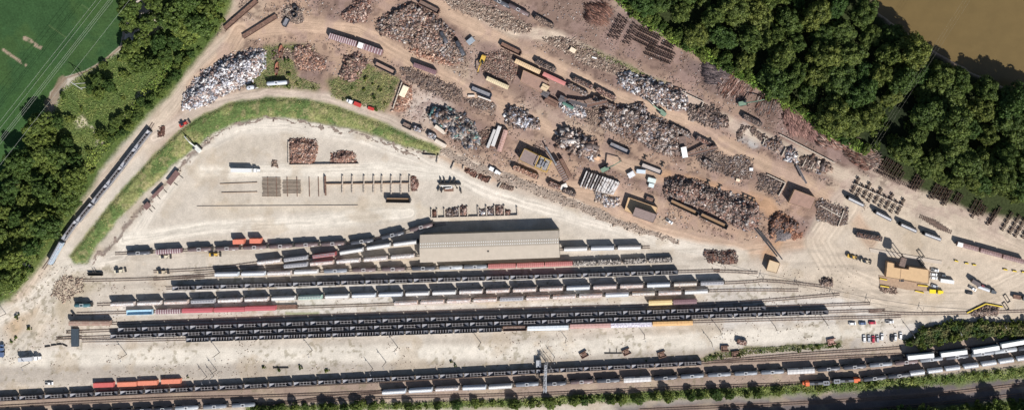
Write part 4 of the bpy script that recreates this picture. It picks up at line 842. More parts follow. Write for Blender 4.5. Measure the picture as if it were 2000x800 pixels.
for poly,lab,pp in [([(1360,298),(1386,290),(1430,312),(1420,345),(1370,325)],'dark litter of wheelsets and plates right of the small skip',P_DARK),
                    ([(1420,310),(1440,302),(1472,318),(1470,345),(1440,350),(1420,335)],'dark scrap litter with one white sack at its edge',P_DARK+P_MIX),
                    ([(1478,340),(1500,338),(1530,356),(1512,382),(1480,368)],'fenced dark scrap patch left of the road junction',P_DARK),
                    ([(1090,92),(1060,78),(1072,72),(1112,78),(1180,108),(1230,135),(1215,148),(1150,128),(1110,108)],'long weedy rubble ridge between the two upper haul roads',P_BRN+P_ROCK),
                    ([(857,-8),(900,-6),(1000,30),(1040,52),(1030,66),(985,58),(930,35),(880,15)],'long brown rubble ridge below the top edge',P_BRN+P_ROCK),
                    ([(780,132),(800,134),(850,152),(905,175),(900,200),(860,190),(800,160)],'brown rubble ridge below the small purple boxcar',P_BRN+P_DARK),
                    ([(905,190),(940,190),(968,205),(962,220),(925,210)],'flat grey wreckage below the dark rail platform',P_DARK+P_MIX),
                    ([(935,112),(980,96),(1005,112),(1010,150),(980,168),(955,150),(945,135)],'jumbled brown wreckage left of the press building',P_BRN+P_RED),
                    ([(1140,215),(1165,210),(1180,245),(1150,240)],'dry weedy rubble left of the mixed grey heap',P_BRN),
                    ([(935,255),(965,250),(960,285),(940,290)],'brown litter right of the teal car heap',P_BRUST+P_BRN),
                    ([(1592,390),(1600,385),(1658,410),(1655,440),(1630,440),(1597,430)],'row of small scrap bays right of the brown workshop',P_DARK+P_MIX),
                    ([(545,30),(560,10),(590,14),(592,45),(575,48)],'pale litter around the round iron tanks',P_ROCK+P_DARK),
                    ([(590,108),(560,95),(535,96),(530,110),(550,120),(575,118)],'brown brush litter in the green island',P_BRN),
                    ([(1650,85),(1640,70),(1652,68)],'x',P_BRN)]:
    if lab=='x': continue
    heap(poly,0.9,pp,int(800*max(0.35,abs(sum(poly[i][0]*poly[(i+1)%len(poly)][1]-poly[(i+1)%len(poly)][0]*poly[i][1] for i in range(len(poly))))/2/2600)),(0.3,0.95),lab,'rubble_heap',cat='rubble',mcol=RGB(150,130,116))
heap([(860,291),(870,288),(930,318),(1010,345),(1130,392),(1240,438),(1330,470),(1328,476),(1230,452),(1120,408),(1000,362),(930,338),(862,302)],0.6,P_ROCK,1500,(0.5,1.0),'long curving bank of pale loose rocks below the scrapyard','rock_bank',elong=1.5,cat='rocks')
heap([(110,548),(130,538),(165,545),(160,570),(125,590),(100,575)],0.5,P_ROCK+P_BRN,420,(0.3,0.8),'pale rubble mound left of the yard tracks','rubble_heap',cat='rubble',mcol=RGB(196,180,158))
for poly,ang,lab,pp,n in [([(1145,15),(1180,2),(1192,25),(1175,48),(1148,42)],-38,'patch of long rusty rails lying near the forest corner',P_BRUST,260),
      ([(1378,125),(1400,120),(1425,135),(1420,165),(1380,160)],-12,'blackened rectangular stack of timber near the forest',pal((92,84,90),(76,70,76),(110,98,100)),420),
      ([(1405,150),(1440,140),(1470,160),(1462,185),(1405,180)],55,'stack of rusty pipes left of the crane by the forest',P_BRUST+P_RED,420),
      ([(1480,185),(1520,205),(1505,222),(1478,215)],70,'loose fan of rusty bars right of the crane',P_BRUST+P_DARK,220),
      ([(1535,205),(1560,210),(1600,230),(1590,270),(1545,258),(1528,235)],-68,'broad stack of reddish rails parallel to the forest edge',pal((136,98,90),(116,84,80),(150,112,102)),700),
      ([(1600,235),(1650,252),(1655,290),(1600,285)],-35,'reddish jumbled rails in the middle of the forest edge',P_BRUST+P_RED,420),
      ([(1655,262),(1700,290),(1718,318),(1690,330),(1652,300)],-20,'right-hand stack of brown sleepers by the forest edge',P_BRUST+P_BRN,520),
      ([(1700,300),(1716,305),(1712,325),(1698,322)],20,'dark tangle of iron at the end of the sleepers',P_DARK,150)]:
    heap(poly,0.8,pp,n,(0.5,0.7),lab,'bar_stack',elong=1.0,cat='bar stack',edge=4,angs=ang)
# long bars: separate stretched pieces
for ob in [o for o in bpy.data.objects if o.name.startswith('bar_stack') and o.type=='MESH']:
    for ch in ob.children:
        me=ch.data; n=len(me.vertices)//8; v=np.empty(len(me.vertices)*3,dtype=np.float32); me.vertices.foreach_get('co',v); v=v.reshape(n,8,3); c=v.mean(1,keepdims=True)
        d=v[:,1]-v[:,0]; d=d/np.linalg.norm(d,axis=1,keepdims=True); sgn=np.array([-1,1,1,-1,-1,1,1,-1])[None,:,None]
        v=v+d[:,None,:]*sgn*np.random.default_rng(2).uniform(1.0,4.0,(n,1,1))*np.array([1,1,0.1])
        me.vertices.foreach_set('co',v.astype(np.float32).ravel()); me.update()
def ribbon(pts,wd):
    a=[];b_=[]
    for i,p in enumerate(pts):
        q0=pts[max(i-1,0)]; q1=pts[min(i+1,len(pts)-1)]; dx,dy=q1[0]-q0[0],q1[1]-q0[1]; l_=math.hypot(dx,dy); a.append((p[0]-dy/l_*wd,p[1]+dx/l_*wd)); b_.append((p[0]+dy/l_*wd,p[1]-dx/l_*wd))
    return a+b_[::-1]
heap(ribbon([(178,512),(235,455),(300,385),(345,335),(385,290),(440,247),(510,232),(590,238),(700,262),(790,292),(850,308)],2.6),0.4,P_BRN+P_DARK+P_ROCK,650,(0.3,0.8),'dark ragged rubble strip following the inner edge of the grass bank','rubble_heap',cat='rubble',edge=4,warp=1.8,mcol=RGB(150,134,122))
# scattered litter
def litter():
    n=9000; r=np.random.default_rng(5); px=r.uniform(420,1700,n*4); py=r.uniform(0,470,n*4)
    ok=(sdf(px,py,brown)>2); dm=np.full(len(px),1e9)
    for pts,wd,c in roads: dm=np.minimum(dm,seg_d(px,py,pts)-wd)
    for pl in (forest,isl1,isl2,berm): ok&=(sdf(px,py,pl)<1)
    keep=ok&(r.random(len(px))<np.where(dm>3,0.8,0.0))&(fbm(px,py,22,4)>0.47); k=np.where(keep)[0][:n]; px,py=px[k],py[k]; m=len(k)
    pp=np.array(P_MIX+P_BRN); cc=pp[r.integers(0,len(pp),m)]*(0.7+0.5*r.random((m,1))); s=r.uniform(0.2,0.6,m)
    V,F,Cc=nboxes(np.stack([(px-1000)*S,(400-py)*S,np.full(m,0.05)],1),np.stack([s*r.uniform(1,2.5,m),s,s*0.4],1),r.normal(0,.2,m),r.normal(0,.2,m),r.uniform(0,6.28,m),cc)
    tag(np_obj('scrap_litter',V,F,m_scrap,None,Cc),'small rusty scrap bits strewn over the brown scrapyard soil','litter',None,'stuff')
    px=r.uniform(-20,1750,6000); py=r.uniform(520,770,6000); k=np.where((fbm(px,py,40,8)>0.5))[0]; px,py=px[k],py[k]; m=len(k)
    pp=np.array(P_ROCK); cc=pp[r.integers(0,len(pp),m)]*(0.5+0.6*r.random((m,1))); s=r.uniform(0.2,0.55,m)
    V,F,Cc=nboxes(np.stack([(px-1000)*S,(400-py)*S,np.full(m,0.03)],1),np.stack([s*1.4,s,s*0.4],1),r.normal(0,.2,m),r.normal(0,.2,m),r.uniform(0,6.28,m),cc)
    tag(np_obj('loose_stones',V,F,m_scrap,None,Cc),'loose pale stones scattered on the gravel of the yard','stones',None,'stuff')
litter()
# ---------------------------------------------------------------- scrap gondolas
def load(x,y,ang,palette,L,wd,z,label,n=150,seed=0):
    r=np.random.default_rng(seed); lx=r.uniform(-L/2+.5,L/2-.5,n); ly=r.uniform(-wd/2+.3,wd/2-.3,n); s=r.uniform(0.4,1.1,n)
    V,F,Cc=nboxes(np.stack([lx,ly,z+0.15+0.35*r.random(n)*(1-(2*ly/wd)**2)],1),np.stack([s*1.6,s*.8,s*.3],1),r.normal(0,.4,n),r.normal(0,.3,n),r.uniform(0,6.28,n),np.array(palette)[r.integers(0,len(palette),n)]*(0.7+0.5*r.random((n,1))))
    b=[(-L/2+.25,-wd/2+.25,z-0.9),(L/2-.25,-wd/2+.25,z-0.9),(L/2-.25,wd/2-.25,z-0.9),(-L/2+.25,wd/2-.25,z-0.9),(-L/2+.25,-wd/2+.25,z+.1),(L/2-.25,-wd/2+.25,z+.1),(L/2-.25,wd/2-.25,z+.1),(-L/2+.25,wd/2-.25,z+.1)]
    V=np.concatenate([V,np.array(b)]); F=np.concatenate([F,BF+8*n]); Cc=np.concatenate([Cc,np.tile(np.mean(palette,axis=0)*0.6,(8,1))])
    o=np_obj('scrap_load',V,F,m_scrap,None,Cc); o.location=(x,y,0); o.rotation_euler=(0,0,ang); tag(o,label,'scrap load')
gp={}
def gon(px,py,L_px,ang,label,m=None,ld=None,mi=None,H=2.9,wd=1.6,what=None):
    L_=L_px*S-1; key=(round(L_,1),H,wd,(m or M_dark).name,(mi or M_inner).name)
    if key not in gp: gp[key]=Proto(lambda:gondola(m or M_dark,mi or M_inner,L_,H,wd))
    x,y=W(px,py,H); a=math.radians(ang); put(gp[key],x,y,a,label,'gondola')
    if ld: load(x,y,a,ld,L_,2*wd,H-0.45,'scrap in '+(what or label),int(12*L_),int(px))
gon(1062,42,44,-29,'lone dark gondola with grey load near the upper tracks',ld=P_BRN)
gon(998,96,46,-26,'rusty empty gondola left of the tan boxcar',m=M_rust,mi=M_rust)
gon(1065,128,46,-26,'gondola of brown scrap above the tan boxcar',ld=P_DARK)
gon(1138,162,46,-26,'gondola of brown scrap, left of the upper coupled pair',ld=P_DARK+P_RED)
gon(1183,183,46,-28,'gondola of brown scrap, right of the upper coupled pair',ld=P_RED)
gon(1128,175,45,-27,'gondola of grey scrap right below the pink boxcar',ld=P_MIX)
gon(1180,201,52,-26,'weathered gondola half buried below the coupled pair',ld=P_MIX,m=M_rust)
gon(752,134,46,-26,'dark gondola with pinkish floor beside the second green island',mi=mat('floor_pink',RGB(176,146,130),0.9))
gon(838,14,46,-27,'deep shadowed gondola at the top of the reddish heap',m=M_rust)
gon(1330,256,46,-27,'gondola of mixed scrap left of the sorting platform',ld=P_MIX)
gon(1379,278,46,-27,'gondola of rusty scrap just right of the other by the sorting platform',ld=P_RED)
gon(1469,235,44,-27,'lone scrap gondola under the forest-edge crane',ld=P_DARK)
gon(1383,318,22,-33,'small skip with a white sack beside the wheelsets',ld=P_MIX)
gon(1026,336,56,-22,'gondola of pink scrap along the grey shredder roof',ld=P_BRICK)
gon(1083,362,28,-24,'short rusty gondola under the scrap shear',m=M_rust,ld=P_RED)
gon(1111,375,30,-22,'short gondola heaped with dark turnings',ld=P_DARK)
gon(1273,330,44,-21,'low pale-floored gondola body on the ground without wheels above',mi=mat('floor_pale',RGB(196,186,180),0.9),H=2.2)
gon(1270,390,20,-20,'small steel skip above the tan walled building',mi=M_rust,H=2.2)
gon(1337,406,62,-25,'long empty gondola, left of the pair below the great heap',mi=mat('floor_tan',RGB(160,130,100),0.9),H=3.3)
gon(1395,432,60,-25,'long empty gondola, right of the pair below the great heap',mi=mat('floor_tan',RGB(160,130,100),0.9),H=3.3)
gon(1698,462,54,-10,'dark gondola with rusty load above the weighbridge',ld=P_DARK+P_BRUST)
gon(777,391,50,-1,'brown gondola alone on the pale road below the comb-shaped bays',mi=mat('floor_tan',RGB(170,140,110),0.9),H=3.4,ld=None)
gon(470,29,86,41,'very long rusty steel trough at the upper left, touching the top edge',m=M_rust,mi=M_rust,H=1.8)
gon(507,52,80,32,'very long rusty steel trough lying in the bend of the road',m=M_rust,mi=M_rust,H=1.6)
gon(558,44,20,62,'small open skip beside the round iron tanks',mi=M_slope,H=2)
gon(940,180,44,-22,'dark blue steel rail platform frame left of the beige boxcar',m=mat('navy_steel',(0.03,0.05,0.09),0.4,0.2,0.2,1),mi=M_slope,H=2.4)
gon(1364+85,662+6,22,-10,'black skip with rusty load on the haul road at lower right',ld=P_RED,H=2.4)
gon(795,246,22,-26,'small dark skip with yellow sides, leftmost of the row along the grass bank',H=2.4) 
gon(815,252,20,-20,'skip holding white scrap, second of the row along the grass bank',ld=P_WHITE,H=2.4)
gon(843,265,20,-26,'skip holding white scrap, third of the row along the grass bank',ld=P_WHITE,H=2.4)
gon(1210.5,290,44,-24,'empty grey gondola right of the long beams heap',mi=M_slope)
for n_,(px,py,a,lab) in enumerate([(1142,513.5,2,'leftmost'),(1190,511.5,2,'second'),(1240,509.5,2,'third'),(1290,507.5,2,'rightmost')]):
    gon(px,py,48,a,f'gondola of pale tangled scrap, {lab} of four in the row below the shed',ld=pal((200,196,188),(150,146,140),(90,86,84),(220,216,208)))
for nm,px,py,L_,ang,kind,lab in [('hs',1672,394,37,-26,'silver','leftmost of four silver-topped cars in the diagonal row'),('hs',1726,422,37,-27,'s','second of four silver-topped cars in the diagonal row'),('hs',1775,445,37,-24,'s','third of four silver-topped cars in the diagonal row'),('hs',1822,462,37,-20,'s','last of four silver-topped cars in the diagonal row')]:
    if 'silver' not in C: C['silver']=Proto(lambda:covered_hopper(cm('silver_dark',(0.09,0.09,0.10)),13,hatch=M_mark)); 
    one(C['silver'],px,py,ang,'small dark hopper car, '+lab,'hopper car',4.4)
bx=Proto(lambda:boxcar(cm('box_maroon',(0.24,0.15,0.14),0.2,(0.42,0.32,0.30)),14.4,4.3,10)); bxw=Proto(lambda:boxcar(cm('box_maroon',(0,0,0)),14.4,4.3,10,white_end=True))
one(bxw,1891,481.5,-15,'maroon boxcar with a white roof panel near the forest road','boxcar'); one(bx,1936,494,-15,'plain maroon boxcar, middle of three near the forest road','boxcar'); one(bx,1980,506,-15,'plain maroon boxcar cut by the right edge','boxcar')
bst=Proto(lambda:boxcar(cm('boxcar_purple2',(0.22,0.13,0.14)),18.5,4.6,13,cm('rib_pale',(1,1,1)),1.9)); bst2=Proto(lambda:boxcar(cm('boxcar_purple2',(0.22,0.13,0.14)),16.5,4.6,9,cm('rib_pale',(1,1,1)),1.9,True))
one(bst,669,78,-17,'purple pale-striped boxcar, left of the pair by the upper haul road','boxcar'); one(bst2,722,95,-19,'purple striped boxcar with a white roof panel, right of the pair','boxcar')
one(C['bpur'],829,134,-20,'small purple-brown boxcar alone beside the haul road','boxcar'); 
one(N(lambda:boxcar(cm('box_beige',(0.60,0.50,0.33)),15.5,4.3,12)),971,162,-24,'beige boxcar left of the press building','boxcar')
one(N(lambda:boxcar(cm('box_tan',(0.60,0.44,0.27)),18,4.0,14,wd=1.45)),1030,130,-25,'tan ribbed boxcar above the press building','boxcar')
one(N(lambda:boxcar(cm('box_pink',(0.50,0.20,0.18)),16,4.0,0,wd=1.3)),1082,154,-25,'plain pink boxcar right of the press building','boxcar')
one(N(lambda:boxcar(cm('box_brickpink',(0.44,0.28,0.24),0.4),15,4,10)),981,275,72,'faded pink boxcar standing across the rows right of the teal heap','boxcar')
one(C['tb'],1012,19,-28,'brown tank car on the uppermost track','tank car'); one(C['tk'],975,3,-28,'tank car cut by the top edge on the uppermost track','tank car')
one(N(lambda:tank_car(M_black,12,top=M_under)),898,94,-62,'short black tank beside the reddish heap','tank'); one(N(lambda:tank_car(M_black,10,top=M_under)),866,73,-62,'burnt black tank inside the reddish heap','tank')
one(N(lambda:tank_car(mat('tank_pale',(0.55,0.58,0.63),0.4,0.1,0.1,1),14.5)),541,162,4,'pale white tank lying at the lower side of the first green island','tank',3); one(N(lambda:tank_car(mat('tank_pale',(0.55,0.58,0.63),0.4),6)),489,171,10,'short pale tank half behind a bush by the island','tank',3)
# boats
def hull(px,py,ang,lab):
    x,y=W(px,py); b=MB(); n=9; vs=[]
    for i in range(n):
        f=i/(n-1); xx=-4.5+9*f; wd=1.5*math.sin(math.pi*min(0.5,f*0.62+0.12))*(1 if f<0.6 else math.sqrt(max(0.02,1-((f-0.6)/0.4)**2))); vs += [(xx,-wd,1.6),(xx,-wd*.85,1.55),(xx,-wd*0.5,0.3),(xx,wd*0.5,0.3),(xx,wd*.85,1.55),(xx,wd,1.6)]
    fs=[]
    for i in range(n-1):
        for j in range(5): fs.append((i*6+j,(i+1)*6+j,(i+1)*6+j+1,i*6+j+1))
    fs += [(0,1,2,3,4,5)]; b.add(vs,fs); t=empty('rusty_boat',(x,y,0),math.radians(ang)); b.build('hull',mat('red_rust',(0.30,0.12,0.08),0.8,0,0.3,1,0.2),t)
    b=MB(); b.box(-3,-0.5,-0.8,0.8,0.5,2.1); b.build('cabin',M_rust,t); tag(t,lab,'boat')
hull(550,101,84,'upper rusty boat-shaped hull on the green island'); hull(542.5,134,84,'lower rusty boat-shaped hull on the green island')
def ringtank(px,py,r,lab):
    x,y=W(px,py); b=MB(); n=16; vs=[]
    for rr,z in ((r,0),(r,2.6),(r*.8,2.6),(r*.8,.4)): vs += [(rr*math.cos(2*math.pi*i/n),rr*math.sin(2*math.pi*i/n),z) for i in range(n)]
    fs=[(j*n+i,j*n+(i+1)%n,(j+1)*n+(i+1)%n,(j+1)*n+i) for j in range(3) for i in range(n)]+[tuple(range(3*n,4*n))]; b.add(vs,fs); o=b.build('iron_tank',M_dark); o.location=(x,y,0); tag(o,lab,'tank')
ringtank(579,17,1.7,'upper of two round open iron tanks'); ringtank(577,30,1.7,'lower of two round open iron tanks'); ringtank(145,613,0.9,'small round iron drum at the end of the crimson boxcar track')
# ---------------------------------------------------------------- track panels, wheelsets, bays
def panels(cells,lab,name='track_panel',group=None):
    for (px,py,L_,ang) in cells:
        x,y=W(px,py); t=empty(name,(x,y,0),math.radians(ang)); b=MB(); Lm=L_*S
        for s in (-.72,.72): b.box(-Lm/2,Lm/2,s-.1,s+.1,0.25,0.45)
        b.build('rail',m_rail,t); b=MB(); n=max(3,int(Lm/1.1))
        for i in range(n): xx=-Lm/2+.4+i*(Lm-.8)/(n-1); b.box(xx-.16,xx+.16,-1.3,1.3,0,.249)
        b.build('sleepers',m_tie,t); tag(t,lab,'track panel',group)
for i in range(6): panels([(1812+i*6.5,430+i*4.2-2.5,34-4*(i>3),-19)],'rusty track panel lying in the stepped stack right of the silver cars',group='stacked track panels')
panels([(1733,345,60,-27)],'track panel on edge along the axle rows, left one'); panels([(1772,362,42,-27)],'track panel on edge along the axle rows, right one')
def axle_row(px,py,L_,ang,lab,n,flat=False):
    x,y=W(px,py); t=empty('wheelset_row',(x,y,0),math.radians(ang)); Lm=L_*S; b=MB(); c=MB()
    for i in range(n):
        xx=-Lm/2+(i+.5)*Lm/n
        for k in (0,1):
            if k and i%3==1: continue
            z=0.46+0.85*k; b.bar((xx+.2*k,-0.75,z),(xx+.2*k,-.62,z),.46,10); b.bar((xx+.2*k,.62,z),(xx+.2*k,.75,z),.46,10); c.bar((xx+.2*k,-1.0,z),(xx+.2*k,1.0,z),.12,6)
    b.build('wheels',M_rust,t); c.build('axles',M_under,t); tag(t,lab,'wheelsets')
axs=[(1708+0,325,30,55),(1716,327,32,55),(1724,329,36,55),(1732,333,34,55),(1740,337,34,55),(1748,341,32,55),(1756,346,20,55)]
axs=[(1724,322,36,58),(1731,326,36,58),(1738,329,34,58),(1746,333,34,58),(1753,338,32,58),(1760,344,20,58),(1784,352,36,60),(1790,352,40,60),(1796,351,42,60),(1801,354,36,60),
     (1822,372,36,60),(1829,374,34,60),(1836,377,28,60),(1842,379,30,62),(1848,384,38,62),(1852,386,32,62),(1866,386,24,60),(1873,390,24,60),(1900,402,30,60),(1907,408,40,60),(1914,410,26,60),(1921,412,20,60),(1936,424,36,58),(1943,421,40,58),
     (1966,432,42,60),(1981,438,42,60),(1992,444,44,60),(2003,452,30,60)]
for i,a in enumerate(axs): axle_row(*a,f'row of rusty wheelsets, {ordn(i+1)} from left along the forest edge',int(a[2]*S/1.05))
ax2=[(1201+i*7.0,52+i*3.4,50-4*(i%3),62) for i in range(6)]+[(1246+i*6.2,66+i*3.0,34,62) for i in range(7)]+[(1266+i*6.6,97+i*2.6,26,62) for i in range(8)]+[(1296+i*5.5,88+i*2.6,22,62) for i in range(4)]
for i,a in enumerate(ax2):
    if i in (3,): continue
    axle_row(*a,f'row of dark wheelsets, {ordn(i+1)} from left below the forest corner',int(a[2]*S/1.3))
def bay_wall(a,b_,lab,h=1.5,wd=0.6,m=None,name='bay_wall'):
    A=Vector((*W(*a),0)); B=Vector((*W(*b_),0)); o=(A+B)/2; M=MB(); n=max(1,int((B-A).length/1.9))
    for i in range(n):
        p=A.lerp(B,(i+.04)/n)-o; q=A.lerp(B,(i+.96)/n)-o; jz=h*(0.93+0.07*((i*7)%5)/4); M.beam((p.x,p.y,jz/2),(q.x,q.y,jz/2),wd,jz)
    ob=M.build(name,m or m_con); ob.location=o; tag(ob,lab,'wall')
bay_wall((637,359),(800,357),'long central wall of the comb-shaped bays',m=m_cond)
for i,x in enumerate([670,689,712,731,747,765,784,801]): bay_wall((x,342),(x,378),f'short crosswise divider, {ordn(i+1)} from left of the comb-shaped bays')
bay_wall((636,343),(637,381),'dark end wall at the left of the comb-shaped bays',2.2,m=M_rust)
for i,x in enumerate([523,540,561,580,604,622]): bay_wall((x,345),(x+1,384),f'thin dark beam, {ordn(i+1)} from left across the timber racks',0.6,0.3,M_rust,'rack_beam')
def rack(x0,x1,y0,y1,n,lab):
    b=MB()
    for i in range(n): py=y0+(y1-y0)*i/(n-1); a=W(x0+random.uniform(-1,1),py); c=W(x1+random.uniform(-1,1),py); b.beam((*a,0.25),(*c,0.25),0.35,0.4)
    tag(b.build('timber_rack',mat('old_timber',RGB(184,168,150),0.9,0,0.25,1)),lab,'rack')
rack(513,549,347,383,15,'left timber rack of parallel sleepers above the pale road'); rack(553,588,353,377,10,'right timber rack of parallel sleepers above the pale road')
bay_wall((565,276),(565,321),'thin upright wall left of the rusty heap',1.6); bay_wall((566,321.5),(701,319.5),'long low wall under the two rusty heaps',1.6)
bay_wall((430,359),(503,356),'upper thin kerb line left of the timber racks',0.6,0.3,m_cond); bay_wall((433,376),(503,374.5),'lower thin kerb line left of the timber racks',0.6,0.3,m_cond)
bay_wall((385,403),(700,401),'very long pale beam on the ground above the pale road',0.5,0.5,m_con); 
for i,(a,c) in enumerate([((842,425),(1012,420)),((843,407),(844,424)),((854,407),(855,424)),((868,406),(870,424)),((897,404),(898,422)),((913,402),(914,421)),((934,402),(935,421)),((950,401),(951,420)),((966,400),(967,420)),((985,400),(986,420)),((1010,403),(1012,420))]):
    bay_wall(a,c,'long back wall of the bay row above the train shed' if i==0 else f'short divider, {ordn(i)} from left in the bay row above the shed')
for i,(poly,pp) in enumerate([([(845,410),(853,410),(853,423),(845,423)],P_BRUST),([(871,410),(896,405),(896,421),(871,423)],P_WHITE+P_DARK),([(899,402),(912,402),(912,419),(899,420)],P_RED),([(936,408),(949,408),(949,418),(936,418)],P_WHITE+P_DARK),([(952,406),(965,405),(965,418),(952,418)],P_WHITE+P_DARK),([(968,401),(984,401),(984,418),(968,418)],P_BRUST+P_RED),([(987,410),(996,410),(996,419),(987,419)],P_RED)]):
    heap(poly,1.6,pp,int(60+(poly[1][0]-poly[0][0])*9),(0.4,1.1),f'scrap pile, {ordn(i+1)} from left in the bay row above the shed',edge=4,warp=0.3)
for i,(a,c) in enumerate([((826,302),(852,304)),((857,302),(854,319)),((888,316),(882,331)),((906,323),(905,331)),((934,342),(930,349)),((960,347),(954,358)),((979,356),(973,367)),((1010,367),(1010,369))]):
    bay_wall(a,c,f'concrete block wall, {ordn(i+1)} from left below the pale rock bank')
for i,(poly,pp) in enumerate([([(909,326),(932,335),(928,346),(908,336)],P_BRUST),([(936,339),(958,347),(953,356),(934,349)],P_BRUST),([(980,356),(1004,365),(1000,372),(977,366)],P_BRN)]):
    heap(poly,0.9,pp,160,(0.4,1.0),f'rusty spread of bars, {ordn(i+1)} from left under the pale rock bank',edge=4,warp=0.3)
for i,(a,c) in enumerate([((1331,179),(1374,199)),((1374,199),(1365,222)),((786,160),(768,212)),((1490,268),(1498,272)),((1522,262),(1630,318)),((1667,358),(1766,403)),((1601,400),(1641,422)),((1648,410),(1636,442)),((1498,340),(1534,357)),((1534,357),(1520,382)),((1495,269),(1489,284)),((1535,288),(1526,305)),((1560,302),(1550,320)),((1575,308),(1567,325)),((1590,316),(1583,330))]):
    bay_wall(a,c,['bright wall along the top of the enclosure right of the white heap','short side wall of the enclosure right of the white heap','thin wall behind the orange brick heap','short wall at the crushed stone pit corner','long thin wall behind the slab bays','pale long wall through the dark wheel rows beside the silver cars','pale wall through the small bays right of the workshop','short end wall of the small bays right of the workshop','pale upper kerb of the fenced dark patch','pale side kerb of the fenced dark patch','first bay divider right of the stone pit','second bay divider right of the stone pit','third bay divider right of the stone pit','fourth bay divider right of the stone pit','fifth bay divider right of the stone pit'][i])
heap([(1494,272),(1518,268),(1528,284),(1520,296),(1492,284)],1.6,P_MIX,160,(0.5,1.2),'grey pieces in the first bay right of the stone pit',edge=4)
heap([(1534,292),(1545,287),(1558,300),(1555,318),(1536,312)],2.4,P_WHITE,260,(0.5,1.2),'white crumpled heap in the middle slab bay',edge=4)
heap([(1562,305),(1590,312),(1600,330),(1580,335),(1560,325)],1.2,P_DARK+P_BRN,300,(0.5,1.4),'dark pieces in the last bays before the leaning conveyor',edge=4)
heap([(1583,308),(1612,318),(1625,330),(1610,338),(1585,325)],0.8,P_ROCK+P_MIX,90,(1.0,2.6),'pale concrete slabs beside the leaning conveyor',edge=3,elong=3)
for i in range(9):
    px=1670+i*11; py=356+i*5.2; axle_row(px-2,py+11,22+6*(i%2),62,f'row of stored bogie frames, {ordn(i+1)} from left beside the pale long wall',7)
    if i%2==0: axle_row(px+5,py-4,12,62,f'short row of stored frames, {ordn(i//2+1)} from left above the pale long wall',4)
# small wheelset dots
k=0
for r_ in range(5):
    for c_ in range(6):
        px=1395+c_*6.2+r_*3.0; py=307+c_*4.2+r_*6.0-c_*1.2; x,y=W(px,py); 
        if k==0:
            t=empty('wheelset',(x,y,0)); [MB().bar((0,sg*.75,.46),(0,sg*.62,.46),.46,10).build('wheel',M_rust,t) for sg in (-1,1)]; b=MB(); b.bar((0,-1,.46),(0,1,.46),.13,6); b.build('axle',M_under,t); proto_ws=t
        else: t=dup(proto_ws); t.location=(x,y,0)
        t.rotation_euler=(0,0,random.uniform(-.2,.2)+2.1); tag(t,'single rusty wheelset in the loose grid of wheelsets beside the small skip','wheelset','loose wheelset grid'); k+=1
def bogie_set(px,py,ang,lab):
    x,y=W(px,py); t=empty('loose_bogie',(x,y,0),math.radians(ang)); bogie(t,0); tag(t,lab,'bogie')
for i,(px,py) in enumerate([(1260,307),(1294,320),(1383,355),(1406,364),(1452,381),(1461,385),(1470,389)]): bogie_set(px,py,-25,['loose bogie above the pale-floored gondola','loose bogie right of the pale-floored gondola','left loose bogie on the road above the great heap','right loose bogie on the road above the great heap','first of three bogies right of the great heap','second of three bogies right of the great heap','third of three bogies right of the great heap'][i])
# yellow kerbs
yk=mat('yellow_paint',(0.62,0.46,0.04),0.6,0,0.1,1)
def kerb(a,c,lab,h=0.9,wd=0.7):
    A=Vector((*W(*a),0)); B=Vector((*W(*c),0)); o=(A+B)/2; b=MB(); A-=o;B-=o; b.beam((A.x,A.y,h/2-.05),(B.x,B.y,h/2-.05),wd+.15,h-.1); t=b.build('block_barrier',m_cond); t.location=o; b=MB(); b.beam((A.x,A.y,h),(B.x,B.y,h),wd,.1); b.build('yellow_top',yk,t); tag(t,lab,'barrier')
for i,(a,c) in enumerate([((1864,508),(1871,510)),((1884,513),(1891,514)),((1899,516),(1906,517)),((1959,525),(1967,526.5)),((1977,528),(1985,529.5)),((1995,530),(2003,531)),((1719,557),(1736,560)),((1787,567),(1804,571)),((1718,543),(1732,546)),((1888,610),(1925,592)),((1925,592),(1958,598)),((1792,556),(1812,558))]):
    kerb(a,c,['leftmost yellow barrier above the parking yard','second yellow barrier above the parking yard','third yellow barrier above the parking yard','fourth yellow barrier above the parking yard','fifth yellow barrier above the parking yard','yellow barrier at the right edge','yellow kerb left below the tan office','yellow kerb right below the tan office','yellow barrier at the left foot of the tan office','left arm of the yellow-topped wall around the heap','right arm of the yellow-topped wall around the heap','yellow rail at the right foot of the tan office'][i])
# ramps (ladder-like frames)
for i,(px,py,a) in enumerate([(1798,495,-55),(1798,510,-55),(1966,582,-58),(1964,597,-58)]):
    x,y=W(px,py); b=MB(); b.box(-3,3,-1.2,-.7,.1,.5).box(-3,3,.7,1.2,.1,.5).box(-3,-2.6,-.69,.69,.1,.4).box(2.6,3,-.69,.69,.1,.4); o=b.build('steel_ramp',M_under); o.location=(x,y,0.3 if i<2 else 0); o.rotation_euler=(0,0,math.radians(a)); tag(o,['upper steel frame across the weighbridge','lower steel frame across the weighbridge','upper steel frame near the right trucks','lower steel frame above the walled heap'][i],'frame')
# roofs over the small left structures
for i,(px,py,L_,ang,wd_) in enumerate([(338,347,30,52,3.6),(308,375,30,45,2),(287,402,13,45,3.6)]):
    x,y=W(px,py,2.6); t=empty('lean_to',(x,y,0),math.radians(ang)); b=MB(); l=L_*S; b.box(-l/2,l/2,-wd_/2,wd_/2,2.4,2.6); b.build('roof',mat('roof_maroon',(0.17,0.10,0.09),0.8,0,0.2,1),t)
    for s in (-1,1): b=MB(); b.box(s*l*.3-.15,s*l*.3+.15,-wd_/2-3,-wd_/2,0,.35).box(s*l*.3-.15,s*l*.3+.15,-.15,.15,0,2.4); b.build('beam',M_under,t)
    tag(t,['largest maroon lean-to beside the ditch','narrow maroon lean-to beside the ditch','smallest maroon lean-to beside the ditch'][i],'lean-to')
